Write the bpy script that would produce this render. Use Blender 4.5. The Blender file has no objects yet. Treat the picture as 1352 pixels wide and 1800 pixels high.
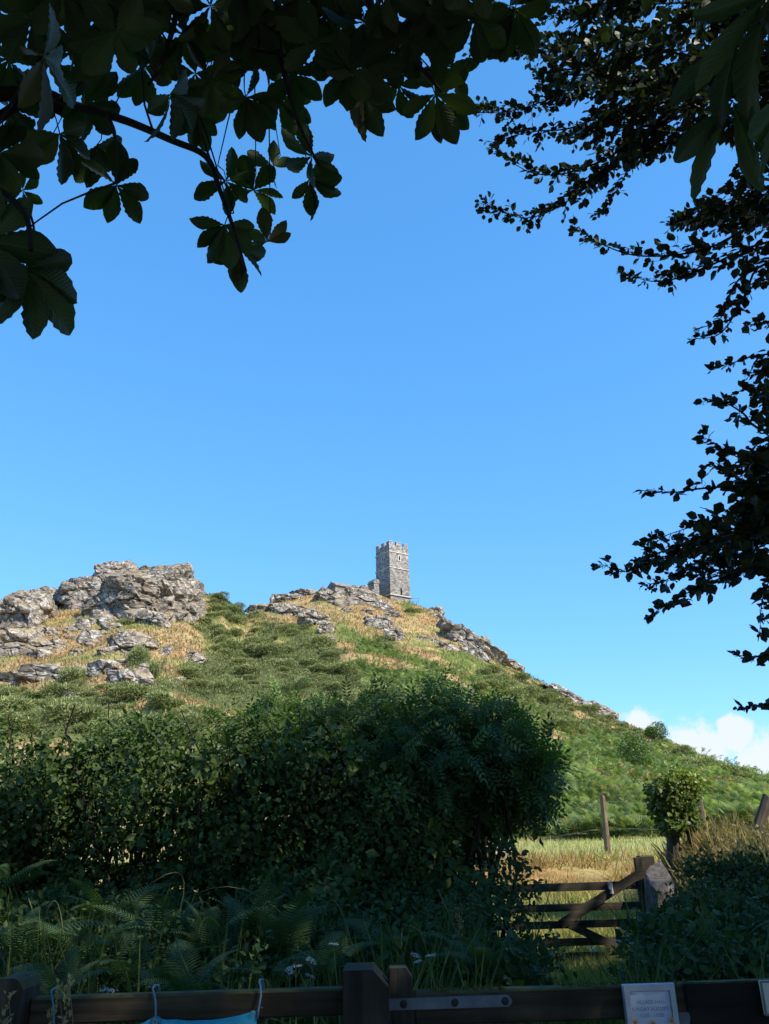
import bpy, bmesh, math, random
import numpy as np
from mathutils import Matrix, Vector, Euler

random.seed(7)
rng = np.random.default_rng(7)
scene = bpy.context.scene
COL = scene.collection
rad = math.radians

# ------------------------------------------------------------------ camera
FOC = 1450.0                                   # focal length in pixels of a 1352 x 1800 frame
PITCH, ROLL = rad(21.5), rad(-1.8)
EYE = np.array([0.0, 0.0, 1.6])
cam_data = bpy.data.cameras.new('camera')
cam_data.sensor_fit = 'HORIZONTAL'
cam_data.angle = 2 * math.atan(676 / FOC)
cam_data.clip_start = 0.05
cam_data.clip_end = 20000
cam = bpy.data.objects.new('camera', cam_data)
CAMM = Matrix.Rotation(math.pi / 2 + PITCH, 4, 'X') @ Matrix.Rotation(ROLL, 4, 'Z')
cam.matrix_world = Matrix.Translation(EYE) @ CAMM
COL.objects.link(cam)
scene.camera = cam
RC = np.array(CAMM.to_3x3())


def at(px, py, Y):
    """world point seen at a photo position, standing Y metres in front of the camera"""
    d = RC @ np.array([(px - 676) / FOC, -(py - 900) / FOC, -1.0])
    return EYE + d * (Y / d[1])


def proj(P):
    q = (np.asarray(P, float) - EYE) @ RC
    w = np.maximum(-q[..., 2], 1e-3)
    return 676 + FOC * q[..., 0] / w, 900 - FOC * q[..., 1] / w


# ------------------------------------------------------------------ sky, sun, exposure
SUN_AZ, SUN_EL = rad(56), rad(41)              # azimuth measured from behind the camera towards the right
SUNV = Vector((math.sin(SUN_AZ) * math.cos(SUN_EL), -math.cos(SUN_AZ) * math.cos(SUN_EL), math.sin(SUN_EL)))
world = bpy.data.worlds.new('World')
scene.world = world
world.use_nodes = True
wt = world.node_tree
wt.nodes.clear()


def wn(kind, **kw):
    n = wt.nodes.new(kind)
    for k, v in kw.items():
        setattr(n, k, v)
    return n


w_out = wn('ShaderNodeOutputWorld')
w_bg = wn('ShaderNodeBackground')
sky = wn('ShaderNodeTexSky', sky_type='NISHITA', sun_disc=False)
sky.sun_elevation = SUN_EL
sky.sun_rotation = math.pi - SUN_AZ
sky.altitude = 300
sky.air_density = 1.0
sky.dust_density = 0.0
sky.ozone_density = 3.0
w_bg.inputs['Strength'].default_value = 0.15
# cumulus low on the horizon
tc = wn('ShaderNodeTexCoord')


def wmath(op, a, b=None, c=None):
    n = wn('ShaderNodeMath', operation=op)
    for i, v in enumerate((a, b, c)):
        if v is None:
            continue
        if isinstance(v, (int, float)):
            n.inputs[i].default_value = v
        else:
            wt.links.new(v, n.inputs[i])
    return n.outputs[0]


n1 = wn('ShaderNodeTexNoise')
n1.inputs['Scale'].default_value = 34
n1.inputs['Detail'].default_value = 7
n1.inputs['Roughness'].default_value = 0.66
wt.links.new(tc.outputs['Generated'], n1.inputs['Vector'])
n2 = wn('ShaderNodeTexNoise')
n2.inputs['Scale'].default_value = 7
n2.inputs['Detail'].default_value = 2
wt.links.new(tc.outputs['Generated'], n2.inputs['Vector'])
sep = wn('ShaderNodeSeparateXYZ')
wt.links.new(tc.outputs['Generated'], sep.inputs[0])
band = wmath('ADD', wmath('MULTIPLY', sep.outputs['Z'], -9.0), 0.56)
dens = wmath('ADD', band, wmath('MULTIPLY', wmath('SUBTRACT', n2.outputs['Fac'], 0.5), 0.5))
for (cx, cy, r, amp) in ((1292, 1288, 0.024, 1.0), (1130, 1280, 0.032, 0.6), (1225, 1322, 0.045, 0.8), (1085, 1275, 0.028, 0.45), (1345, 1335, 0.04, 0.7)):
    dv = at(cx, cy, 10) - EYE
    dv = dv / np.linalg.norm(dv)
    ds = wn('ShaderNodeVectorMath', operation='DISTANCE')
    wt.links.new(tc.outputs['Generated'], ds.inputs[0])
    ds.inputs[1].default_value = tuple(dv)
    lump = wmath('MULTIPLY_ADD', ds.outputs['Value'], -1.0 / r * amp, amp * 1.25)
    dens = wmath('MAXIMUM', dens, lump)
dens = wmath('ADD', dens, wmath('MULTIPLY', wmath('SUBTRACT', n1.outputs['Fac'], 0.5), 1.25))
mr = wn('ShaderNodeMapRange', interpolation_type='SMOOTHSTEP')
mr.inputs['From Min'].default_value = 0.27
mr.inputs['From Max'].default_value = 0.60
mr.inputs['To Max'].default_value = 0.92
wt.links.new(dens, mr.inputs['Value'])
cmix = wn('ShaderNodeMix', data_type='RGBA')
wt.links.new(mr.outputs[0], cmix.inputs['Factor'])
# deepen the clear summer blue: each channel of the sky gets its own gentle response curve
srgb = wn('ShaderNodeSeparateColor')
wt.links.new(sky.outputs['Color'], srgb.inputs[0])
crgb = wn('ShaderNodeCombineColor')
for ch, (gain, power) in enumerate(((0.565, 0.84), (1.30, 0.61), (2.05, 0.6))):
    wt.links.new(wmath('MULTIPLY', wmath('POWER', srgb.outputs[ch], power), gain), crgb.inputs[ch])
wt.links.new(crgb.outputs[0], cmix.inputs['A'])
cmix.inputs['B'].default_value = (3.5, 3.7, 3.85, 1)
wt.links.new(cmix.outputs['Result'], w_bg.inputs['Color'])
wt.links.new(w_bg.outputs[0], w_out.inputs['Surface'])

sun_data = bpy.data.lights.new('sun', 'SUN')
sun_data.energy = 4.4
sun_data.angle = rad(0.53)
sun_data.color = (1.0, 0.91, 0.76)
sun_ob = bpy.data.objects.new('sun', sun_data)
sun_ob.rotation_euler = SUNV.to_track_quat('Z', 'Y').to_euler()
sun_ob.location = (20, -14, 24)
COL.objects.link(sun_ob)

scene.view_settings.view_transform = 'Standard'
scene.view_settings.look = 'None'
scene.view_settings.gamma = 1.0
scene.view_settings.use_curve_mapping = False
scene.view_settings.exposure = 0.8
scene.render.engine = 'CYCLES'
scene.cycles.max_bounces = 6
scene.cycles.diffuse_bounces = 3
scene.cycles.transmission_bounces = 4
scene.cycles.transparent_max_bounces = 8
scene.cycles.use_denoising = True
scene.cycles.caustics_reflective = False
scene.cycles.caustics_refractive = False

# ------------------------------------------------------------------ object helpers


def tag(o, label=None, cat=None, group=None, kind=None):
    if label:
        o['label'] = label
    if cat:
        o['category'] = cat
    if group:
        o['group'] = group
    if kind:
        o['kind'] = kind
    return o


def empty(name, loc=(0, 0, 0), rz=0.0):
    o = bpy.data.objects.new(name, None)
    o.empty_display_size = 0.2
    COL.objects.link(o)
    o.location = Vector(loc)
    o.rotation_euler = (0, 0, rz)
    return o


def add(name, mesh, parent=None, loc=None, rot=None, scale=None):
    o = bpy.data.objects.new(name, mesh)
    COL.objects.link(o)
    if parent is not None:
        o.parent = parent
    if loc is not None:
        o.location = Vector(loc)
    if rot is not None:
        o.rotation_euler = rot
    if scale is not None:
        o.scale = scale if hasattr(scale, '__len__') else (scale,) * 3
    return o


def copy_tree(o, parent=None):
    c = o.copy()
    COL.objects.link(c)
    if parent is not None:
        c.parent = parent
    for ch in list(o.children):
        copy_tree(ch, c)
    return c


def npmesh(name, V, F, mat=None, smooth=False, attrs=None, cols=None):
    """fast mesh from an (n,3) vertex array and a list of (m,k) face arrays"""
    V = np.ascontiguousarray(V, np.float32)
    if not isinstance(F, (list, tuple)):
        F = [F]
    me = bpy.data.meshes.new(name)
    me.vertices.add(len(V))
    me.vertices.foreach_set('co', V.ravel())
    li = np.concatenate([f.ravel() for f in F]).astype(np.int32)
    tot = np.concatenate([np.full(len(f), f.shape[1], np.int32) for f in F])
    st = np.concatenate([[0], np.cumsum(tot)[:-1]]).astype(np.int32)
    me.loops.add(len(li))
    me.loops.foreach_set('vertex_index', li)
    me.polygons.add(len(tot))
    me.polygons.foreach_set('loop_start', st)
    me.polygons.foreach_set('loop_total', tot)
    me.polygons.foreach_set('use_smooth', np.full(len(tot), smooth))
    for k, a in (attrs or {}).items():
        at_ = me.attributes.new(k, 'FLOAT', 'POINT')
        at_.data.foreach_set('value', np.ascontiguousarray(a, np.float32))
    if cols is not None:
        ca = me.attributes.new('Col', 'FLOAT_COLOR', 'POINT')
        c4 = np.ones((len(V), 4), np.float32)
        c4[:, :3] = cols
        ca.data.foreach_set('color', c4.ravel())
    me.update(calc_edges=True)
    if mat:
        me.materials.append(mat)
    return me


class MB:
    """collects simple solids into one mesh"""

    def __init__(self):
        self.V, self.F, self.n = [], {}, 0

    def add(self, V, F):
        V = np.asarray(V, float)
        F = np.asarray(F, int)
        self.V.append(V)
        self.F.setdefault(F.shape[1], []).append(F + self.n)
        self.n += len(V)

    def box(self, lo, hi, M=None, bev=0.0):
        lo, hi = np.array(lo, float), np.array(hi, float)
        if bev <= 0:
            V = np.array([[(lo, hi)[i][0], (lo, hi)[j][1], (lo, hi)[k][2]] for i in (0, 1) for j in (0, 1) for k in (0, 1)])
            F = [[0, 1, 3, 2], [4, 6, 7, 5], [0, 4, 5, 1], [2, 3, 7, 6], [0, 2, 6, 4], [1, 5, 7, 3]]
            if M is not None:
                V = V @ np.array(M.to_3x3()).T + np.array(M.translation)
            self.add(V, F)
        else:
            bm = bmesh.new()
            bmesh.ops.create_cube(bm, size=1.0)
            for v in bm.verts:
                v.co = Vector([(lo[i] + hi[i]) / 2 + v.co[i] * (hi[i] - lo[i]) for i in range(3)])
            bmesh.ops.bevel(bm, geom=list(bm.edges), offset=bev, segments=1, affect='EDGES')
            self.bm(bm, M)

    def bm(self, bm, M=None):
        bm.verts.index_update()
        V = np.array([v.co[:] for v in bm.verts])
        if M is not None:
            V = V @ np.array(M.to_3x3()).T + np.array(M.translation)
        base = self.n
        self.V.append(V)
        for f in bm.faces:
            self.F.setdefault(len(f.verts), []).append(np.array([[v.index for v in f.verts]]) + base)
        self.n += len(V)
        bm.free()

    def tube(self, pts, radii, sides=6, cap=True):
        pts = np.asarray(pts, float)
        n = len(pts)
        if not hasattr(radii, '__len__'):
            radii = [radii] * n
        T = np.gradient(pts, axis=0)
        T /= np.maximum(np.linalg.norm(T, axis=1), 1e-9)[:, None]
        up = np.array([0, 0, 1.0]) if abs(T[0][2]) < 0.9 else np.array([1.0, 0, 0])
        V = []
        A = np.cross(T[0], up)
        for i in range(n):
            A = A - T[i] * A.dot(T[i])
            A /= max(np.linalg.norm(A), 1e-9)
            B = np.cross(T[i], A)
            for k in range(sides):
                t = 2 * math.pi * k / sides
                V.append(pts[i] + radii[i] * (math.cos(t) * A + math.sin(t) * B))
        F = [[i * sides + k, i * sides + (k + 1) % sides, (i + 1) * sides + (k + 1) % sides, (i + 1) * sides + k]
             for i in range(n - 1) for k in range(sides)]
        base = self.n
        self.add(V, F)
        if cap:
            self.F.setdefault(sides, []).append(np.array([[base + k for k in range(sides)][::-1],
                                                         [base + (n - 1) * sides + k for k in range(sides)]]))

    def prism(self, poly, y0, y1, M=None):
        """outline in x,z extruded along y"""
        n = len(poly)
        V = np.array([[p[0], y0, p[1]] for p in poly] + [[p[0], y1, p[1]] for p in poly])
        if M is not None:
            V = V @ np.array(M.to_3x3()).T + np.array(M.translation)
        base = self.n
        self.add(V, [[k, (k + 1) % n, n + (k + 1) % n, n + k] for k in range(n)])
        self.F.setdefault(n, []).append(np.array([list(range(n))[::-1], list(range(n, 2 * n))]) + base)

    def mesh(self, name, mat, smooth=False):
        return npmesh(name, np.concatenate(self.V), [np.concatenate(f) for f in self.F.values()], mat, smooth)

    def build(self, name, mat, parent=None, loc=None, rot=None, smooth=False):
        return add(name, self.mesh(name, mat, smooth), parent, loc, rot)


# ------------------------------------------------------------------ numpy noise


def _hash(ix, iy, iz, seed=0):
    h = (ix.astype(np.int64) * 374761393 + iy.astype(np.int64) * 668265263 + iz.astype(np.int64) * 2147483647 + seed * 974634541) & 0xFFFFFFFF
    h = ((h ^ (h >> 13)) * 1274126177) & 0xFFFFFFFF
    h = ((h ^ (h >> 16)) * 2246822519) & 0xFFFFFFFF
    return ((h ^ (h >> 15)) & 0xFFFFFF) / float(0xFFFFFF)


def vnoise(P, seed=0):
    P = np.asarray(P, float)
    I = np.floor(P).astype(np.int64)
    f = P - I
    f = f * f * (3 - 2 * f)
    r = 0
    for dx in (0, 1):
        for dy in (0, 1):
            for dz in (0, 1):
                w = (f[:, 0] if dx else 1 - f[:, 0]) * (f[:, 1] if dy else 1 - f[:, 1]) * (f[:, 2] if dz else 1 - f[:, 2])
                r = r + w * _hash(I[:, 0] + dx, I[:, 1] + dy, I[:, 2] + dz, seed)
    return r


def fbm(P, oct=4, seed=0, gain=0.5):
    r, a, s = 0, 1.0, 0.0
    P = np.asarray(P, float)
    for o in range(oct):
        r = r + a * vnoise(P * 2 ** o + 17.3 * o, seed + o)
        s += a
        a *= gain
    return r / s


def fbm2(x, y, sc, oct=4, seed=0):
    P = np.stack([np.ravel(x) * sc, np.ravel(y) * sc, np.zeros(np.size(x))], 1)
    return fbm(P, oct, seed).reshape(np.shape(x))


def cells(Q, seed=0):
    """nearest and second nearest jittered cell: distance 1, distance 2, cell hash triple, offset"""
    I = np.floor(Q).astype(np.int64)
    n = len(Q)
    d1 = np.full(n, 9.0)
    d2 = np.full(n, 9.0)
    off = np.zeros((n, 3))
    cid = np.zeros((n, 3), np.int64)
    for dx in (-1, 0, 1):
        for dy in (-1, 0, 1):
            for dz in (-1, 0, 1):
                J = I + np.array([dx, dy, dz])
                c = J + np.stack([_hash(J[:, 0], J[:, 1], J[:, 2], seed + k) for k in (1, 2, 3)], 1)
                v = Q - c
                d = np.linalg.norm(v, axis=1)
                m = d < d1
                d2 = np.where(m, d1, np.minimum(d2, d))
                d1 = np.where(m, d, d1)
                off[m] = v[m]
                cid[m] = J[m]
    rnd = np.stack([_hash(cid[:, 0], cid[:, 1], cid[:, 2], seed + k) for k in (4, 5, 6, 7)], 1) * 2 - 1
    return d1, d2, rnd, off


def sstep(a, b, x):
    t = np.clip((x - a) / (b - a), 0, 1)
    return t * t * (3 - 2 * t)


def inpoly(px, py, poly):
    r = np.zeros(np.shape(px), bool)
    n = len(poly)
    for i in range(n):
        x0, y0 = poly[i]
        x1, y1 = poly[(i + 1) % n]
        c = ((y0 > py) != (y1 > py)) & (px < (x1 - x0) * (py - y0) / (y1 - y0 + 1e-9) + x0)
        r ^= c
    return r


# ------------------------------------------------------------------ materials


class Mat:
    def __init__(self, name):
        self.m = bpy.data.materials.new(name)
        self.m.use_nodes = True
        self.t = self.m.node_tree
        self.b = self.t.nodes['Principled BSDF']
        self.out = self.t.nodes['Material Output']

    def n(self, kind, ins=None, **kw):
        n = self.t.nodes.new(kind)
        for k, v in kw.items():
            setattr(n, k, v)
        for k, v in (ins or {}).items():
            self.put(n.inputs[k], v)
        return n

    def put(self, sock, v):
        if isinstance(v, bpy.types.NodeSocket):
            self.t.links.new(v, sock)
        elif isinstance(v, tuple) and len(v) == 3 and sock.type == 'RGBA':
            sock.default_value = (*v, 1)
        else:
            sock.default_value = v

    def set(self, **kw):
        for k, v in kw.items():
            self.put(self.b.inputs[k.replace('_', ' ')], v)
        return self

    def noise(self, scale, detail=4, rough=0.55, vec=None, dist=0.0):
        n = self.n('ShaderNodeTexNoise', {'Scale': scale, 'Detail': detail, 'Roughness': rough, 'Distortion': dist})
        if vec is not None:
            self.put(n.inputs['Vector'], vec)
        return n.outputs['Fac']

    def coord(self, kind='Object', scale=None):
        c = self.n('ShaderNodeTexCoord').outputs[kind]
        if scale is None:
            return c
        mp = self.n('ShaderNodeMapping', {'Vector': c, 'Scale': scale})
        return mp.outputs[0]

    def ramp(self, fac, stops, interp='LINEAR'):
        r = self.n('ShaderNodeValToRGB', {'Fac': fac})
        cr = r.color_ramp
        cr.interpolation = interp
        while len(cr.elements) < len(stops):
            cr.elements.new(0.5)
        for e, (p, c) in zip(cr.elements, stops):
            e.position = p
            e.color = (*c, 1) if len(c) == 3 else c
        return r.outputs['Color']

    def mix(self, fac, a, b, mode='MIX'):
        n = self.n('ShaderNodeMix', {'Factor': fac, 'A': a, 'B': b} if False else None, data_type='RGBA', blend_type=mode)
        for s in n.inputs:
            if s.name == 'Factor' and s.type == 'VALUE':
                self.put(s, fac)
            if s.type == 'RGBA' and s.name == 'A':
                self.put(s, a)
            if s.type == 'RGBA' and s.name == 'B':
                self.put(s, b)
        return [o for o in n.outputs if o.type == 'RGBA'][0]

    def math(self, op, a, b=0.0, clamp=False):
        n = self.n('ShaderNodeMath', operation=op, use_clamp=clamp)
        self.put(n.inputs[0], a)
        self.put(n.inputs[1], b)
        return n.outputs[0]

    def attr(self, name, out='Fac'):
        return self.n('ShaderNodeAttribute', attribute_name=name).outputs[out]

    def bump(self, h, strength=0.5, dist=0.02):
        n = self.n('ShaderNodeBump', {'Height': h, 'Strength': strength, 'Distance': dist})
        self.t.links.new(n.outputs[0], self.b.inputs['Normal'])
        return self


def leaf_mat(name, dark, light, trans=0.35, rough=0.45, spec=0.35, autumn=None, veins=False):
    """leaf colour runs from dark to light with a tone value carried by each leaf"""
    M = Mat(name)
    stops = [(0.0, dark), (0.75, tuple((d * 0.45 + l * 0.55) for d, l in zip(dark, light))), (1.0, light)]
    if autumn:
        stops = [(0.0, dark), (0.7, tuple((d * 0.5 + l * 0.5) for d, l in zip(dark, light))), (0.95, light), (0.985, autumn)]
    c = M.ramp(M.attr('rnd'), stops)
    if veins:
        xyz = M.n('ShaderNodeSeparateXYZ', {0: M.coord('Object')})
        ax = M.math('ABSOLUTE', xyz.outputs['X'])
        vv = M.math('SINE', M.math('MULTIPLY', M.math('SUBTRACT', xyz.outputs['Y'], M.math('MULTIPLY', ax, 0.9)), 95.0))
        rib = M.math('MAXIMUM', M.math('SUBTRACT', 1.0, M.math('MULTIPLY', ax, 70.0)), M.math('MULTIPLY', M.math('SUBTRACT', vv, 0.86), 5.0), True)
        c = M.mix(M.math('MULTIPLY', rib, 0.3), c, tuple(min(1, x * 2.0) for x in light))
        blot = M.ramp(M.noise(7, 4, 0.6, M.coord('Object')), [(0.62, (0, 0, 0)), (0.7, (1, 1, 1))])
        c = M.mix(M.math('MULTIPLY', blot, 0.5), c, (0.12, 0.08, 0.035))
        M.bump(vv, 0.12, 0.012)
    M.set(Base_Color=c, Roughness=rough)
    M.b.inputs['Specular IOR Level'].default_value = spec
    tr = M.n('ShaderNodeBsdfTranslucent', {'Color': M.mix(1.0, c, (1.5, 1.7, 0.6), 'MULTIPLY')})
    mx = M.n('ShaderNodeMixShader', {0: trans})
    M.t.links.new(M.b.outputs[0], mx.inputs[1])
    M.t.links.new(tr.outputs[0], mx.inputs[2])
    M.t.links.new(mx.outputs[0], M.out.inputs['Surface'])
    return M.m


def rock_mat():
    M = Mat('lichened_rock')
    co = M.coord('Object')
    g = M.ramp(M.noise(0.5, 5, 0.6, co), [(0.3, (0.125, 0.103, 0.083)), (0.5, (0.205, 0.172, 0.138)), (0.68, (0.285, 0.232, 0.17))])
    lich = M.math('MULTIPLY', M.ramp(M.noise(1.5, 6, 0.75, co, 0.6), [(0.475, (0, 0, 0)), (0.575, (1, 1, 1))]),
                  M.ramp(M.noise(0.22, 3, 0.5, co), [(0.38, (0.05, 0.05, 0.05)), (0.62, (0.9, 0.9, 0.9))]))
    c = M.mix(lich, g, (0.56, 0.535, 0.495))
    och = M.ramp(M.noise(0.8, 4, 0.6, co), [(0.54, (0, 0, 0)), (0.64, (1, 1, 1))])
    c = M.mix(M.math('MULTIPLY', och, 0.45), c, (0.25, 0.175, 0.095))
    dipped = M.n('ShaderNodeMapping', {'Vector': co, 'Rotation': (0.15, 0.22, 0.3), 'Scale': (0.42, 0.5, 1.25)}).outputs[0]
    wob = M.n('ShaderNodeVectorMath', {0: dipped, 1: M.n('ShaderNodeVectorMath', {0: M.n('ShaderNodeTexNoise', {'Scale': 0.9, 'Detail': 3, 'Vector': co}).outputs['Color'], 1: (0.45, 0.45, 0.45)}, operation='MULTIPLY').outputs[0]}, operation='ADD').outputs[0]
    vo = M.n('ShaderNodeTexVoronoi', {'Vector': wob, 'Scale': 1.0}, feature='DISTANCE_TO_EDGE').outputs['Distance']
    joint = M.ramp(vo, [(0.0, (0.22, 0.21, 0.2)), (0.055, (1, 1, 1))])
    c = M.mix(0.85, c, joint, 'MULTIPLY')
    nz = M.n('ShaderNodeSeparateXYZ', {0: M.n('ShaderNodeNewGeometry').outputs['Normal']}).outputs['Z']
    turf = M.math('MULTIPLY', M.ramp(nz, [(0.62, (0, 0, 0)), (0.82, (1, 1, 1))]), M.ramp(M.noise(0.5, 4, 0.6, co), [(0.42, (0, 0, 0)), (0.54, (1, 1, 1))]))
    c = M.mix(turf, c, M.ramp(M.noise(3.0, 4, 0.6, co), [(0.35, (0.17, 0.14, 0.05)), (0.65, (0.36, 0.26, 0.125))]))
    M.set(Base_Color=c, Roughness=0.93)
    M.b.inputs['Specular IOR Level'].default_value = 0.12
    st = M.coord('Object', (0.5, 0.5, 2.6))
    M.bump(M.math('ADD', M.math('ADD', M.noise(1.4, 7, 0.7, co, 0.3), M.noise(1.0, 4, 0.6, st)), M.math('MULTIPLY', joint, 0.8)), 0.8, 0.16)
    return M.m


def wood_mat(name, dark, light, axis='Z', moss=0.0, rough=0.85):
    M = Mat(name)
    sc = {'X': (1.2, 22, 22), 'Z': (22, 22, 1.2), 'Y': (22, 1.2, 22)}[axis]
    co = M.coord('Object', sc)
    g = M.noise(1.0, 6, 0.65, co, 0.4)
    c = M.ramp(g, [(0.3, dark), (0.7, light)])
    bl = M.noise(2.2, 4, 0.6, M.coord('Object'))
    c = M.mix(M.ramp(bl, [(0.4, (0, 0, 0)), (0.65, (0.7, 0.7, 0.7))]), c, tuple(x * 0.55 for x in dark))
    if moss:
        nz = M.n('ShaderNodeSeparateXYZ', {0: M.n('ShaderNodeNewGeometry').outputs['Normal']}).outputs['Z']
        mo = M.math('MULTIPLY', M.math('GREATER_THAN', nz, 0.4), M.ramp(M.noise(9, 4, 0.6, M.coord('Object')), [(0.35, (0, 0, 0)), (0.6, (1, 1, 1))]))
        c = M.mix(M.math('MULTIPLY', mo, moss), c, (0.09, 0.10, 0.03))
    M.set(Base_Color=c, Roughness=rough)
    M.b.inputs['Specular IOR Level'].default_value = 0.08
    M.bump(g, 0.6, 0.006)
    return M.m


def plain_mat(name, col, rough=0.6, metal=0.0, var=0.25, scale=8, bump=0.0, spec=0.3):
    M = Mat(name)
    c = M.mix(M.ramp(M.noise(scale, 5, 0.6, M.coord('Object')), [(0.3, (0, 0, 0)), (0.7, (1, 1, 1))]),
              tuple(x * (1 - var) for x in col), tuple(min(1, x * (1 + var)) for x in col))
    M.set(Base_Color=c, Roughness=rough, Metallic=metal)
    M.b.inputs['Specular IOR Level'].default_value = spec
    if bump:
        M.bump(M.noise(scale * 3, 5, 0.6, M.coord('Object')), bump, 0.01)
    return M.m


ROCK = rock_mat()
# ------------------------------------------------------------------ the lie of the land
# skyline of the tor: (photo x, photo y, metres away)
RIDGE = [(-420, 1160, 104), (-200, 1120, 110), (0, 1092, 118), (100, 1062, 122), (200, 1022, 127), (330, 1028, 131), (365, 1046, 134), (390, 1050, 135),
         (432, 1080, 138), (470, 1064, 140), (560, 1040, 146), (640, 1040, 150), (687, 1050, 152.5), (728, 1061, 152),
         (770, 1077, 150), (850, 1135, 146), (885, 1166, 144), (920, 1184, 142), (1000, 1222, 138), (1080, 1266, 132),
         (1160, 1297, 122), (1260, 1344, 108), (1352, 1374, 95), (1500, 1408, 80), (1800, 1440, 62)]
_rp = np.array([at(*r) for r in RIDGE])
_ra = np.arctan2(_rp[:, 0], _rp[:, 1])
_rr = np.hypot(_rp[:, 0], _rp[:, 1])
_rz = _rp[:, 2]
_sa = np.linspace(_ra[0], _ra[-1], 240)
_sz = np.interp(_sa, _ra, _rz)
for _ in range(160):                            # a gentler line for the lower slopes
    _sz[1:-1] = (_sz[:-2] + 2 * _sz[1:-1] + _sz[2:]) / 4


def near_z(x, y):
    z = 0.0 * x
    # field beyond the gate climbs, then a short steep bank, then the level pasture
    wob = (fbm2(x, y, 0.45, 3, 5) - 0.5)
    z = z + 0.58 * sstep(11.8, 15.3, y) + 0.46 * sstep(15.4, 17.4, y + wob * 2.2 - 0.12 * (x - 3)) + 0.2 * sstep(17, 30, y)
    # hedge bank on the left of the gate
    z = z + 0.55 * sstep(6.2, 8.6, y) * sstep(1.7, 0.3, x) * sstep(13.5, 11.0, y)
    # hedge bank on the right of the gate
    z = z + 1.05 * sstep(6.0, 10.5, y + 0.35 * (x - 4)) * sstep(3.3, 4.6, x) * sstep(16.2, 13.4, y)
    return z + 0.10 * wob * sstep(3.5, 5, y)


def zfun(x, y, rough=True):
    x = np.asarray(x, float)
    y = np.asarray(y, float)
    r = np.hypot(x, y)
    a = np.arctan2(x, y)
    zr = np.interp(a, _ra, _rz)
    rr = np.interp(a, _ra, _rr)
    zs = np.interp(a, _sa, _sz)
    tt = np.clip((r - 33.0) / (rr - 33.0), 0, 1) ** 3
    zr = zs + (zr - zs) * tt
    side = sstep(rad(75), rad(40), np.abs(a))
    zr = zr * side
    z0 = near_z(x, np.minimum(y, 34))
    r0 = 33.0
    t = np.clip((r - r0) / (rr - r0), 0, 1)
    g = 0.62 * t + 0.38 * t * t
    z = z0 + (zr - z0) * g * side
    back = np.maximum(r - rr, 0)
    z = z - side * np.minimum(back * 0.35 + 0.004 * back ** 2, np.maximum(zr + 3, 0))
    if rough:
        k = sstep(33, 45, r) * sstep(400, 200, r)
        edge = sstep(0.0, 0.06, 1 - t) * 0.8 + 0.2
        z = z + k * edge * ((fbm2(x, y, 0.16, 4, 3) - 0.5) * 2.4 + (fbm2(x, y, 0.6, 3, 9) - 0.5) * 0.7)
    return z


def gz(x, y):
    return float(zfun(np.array([x]), np.array([y]))[0])


def hit(px, py, lo=34.0, hi=172.0):
    """how far away the line of sight at a photo position meets the ground (None: sky)"""
    Y = np.linspace(lo, hi, 700)
    d = RC @ np.array([(px - 676) / FOC, -(py - 900) / FOC, -1.0])
    P = EYE + d[None, :] * (Y / d[1])[:, None]
    under = P[:, 2] < zfun(P[:, 0], P[:, 1])
    return float(Y[np.argmax(under)]) if under.any() else None


# ------------------------------------------------------------------ what grows where on the hill (photo positions)
P_GORSE = [[(-400, 1230), (0, 1222), (60, 1212), (110, 1188), (150, 1205), (215, 1222), (280, 1205), (330, 1165), (372, 1150), (352, 1095), (358, 1042), (400, 1052), (436, 1084), (470, 1100),
            (540, 1108), (590, 1150), (640, 1180), (720, 1195), (800, 1235), (930, 1300), (900, 1420), (-400, 1420)],
           [(850, 1180), (900, 1188), (960, 1210), (1010, 1240), (1090, 1268), (1160, 1300), (1260, 1342), (1400, 1384), (1400, 1400), (1250, 1372), (1130, 1318), (1000, 1285), (900, 1262), (820, 1215)],
           [(660, 1120), (690, 1120), (695, 1150), (670, 1150)], [(225, 1145), (270, 1140), (290, 1200), (240, 1205)]]
P_BRACKEN = [[(920, 1270), (1010, 1292), (1130, 1325), (1250, 1370), (1400, 1395), (1500, 1420), (1500, 1480), (840, 1480), (880, 1350)],
             [(590, 1085), (640, 1100), (700, 1150), (760, 1165), (880, 1230), (800, 1240), (640, 1185), (600, 1150)],
             [(700, 1058), (745, 1066), (740, 1080), (705, 1075)], [(780, 1130), (870, 1170), (930, 1215), (860, 1200), (780, 1160)]]


def cover(x, y, z):
    """weights for gorse and bracken"""
    px, py = proj(np.stack([x, y, z], -1))
    jx = (fbm2(x, y, 0.14, 3, 31) - 0.5) * 70 + (fbm2(x, y, 0.55, 3, 33) - 0.5) * 60
    jy = (fbm2(x, y, 0.14, 3, 47) - 0.5) * 40 + (fbm2(x, y, 0.55, 3, 37) - 0.5) * 36
    g = np.zeros(np.shape(px))
    b = np.zeros(np.shape(px))
    for pl in P_GORSE:
        g = np.maximum(g, inpoly(px + jx, py + jy, pl).astype(float))
    for pl in P_BRACKEN:
        b = np.maximum(b, inpoly(px + jx, py + jy, pl).astype(float))
    r = np.hypot(x, y)
    far = (r > 33)
    patch = fbm2(x, y, 0.19, 4, 61)
    open_ = patch < 0.415                          # grassy or ferny clearings in the gorse
    b = np.maximum(b, g * open_ * (patch > 0.36))
    g = g * ~open_
    b = b * ~((fbm2(x, y, 0.13, 4, 63) < 0.36) & (r > 45))
    return g * far, b * far * (1 - g)


def smooth2(A, n):
    for _ in range(n):
        A = (np.roll(A, 1, 0) + np.roll(A, -1, 0) + np.roll(A, 1, 1) + np.roll(A, -1, 1) + 2 * A) / 6
    return A


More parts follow.
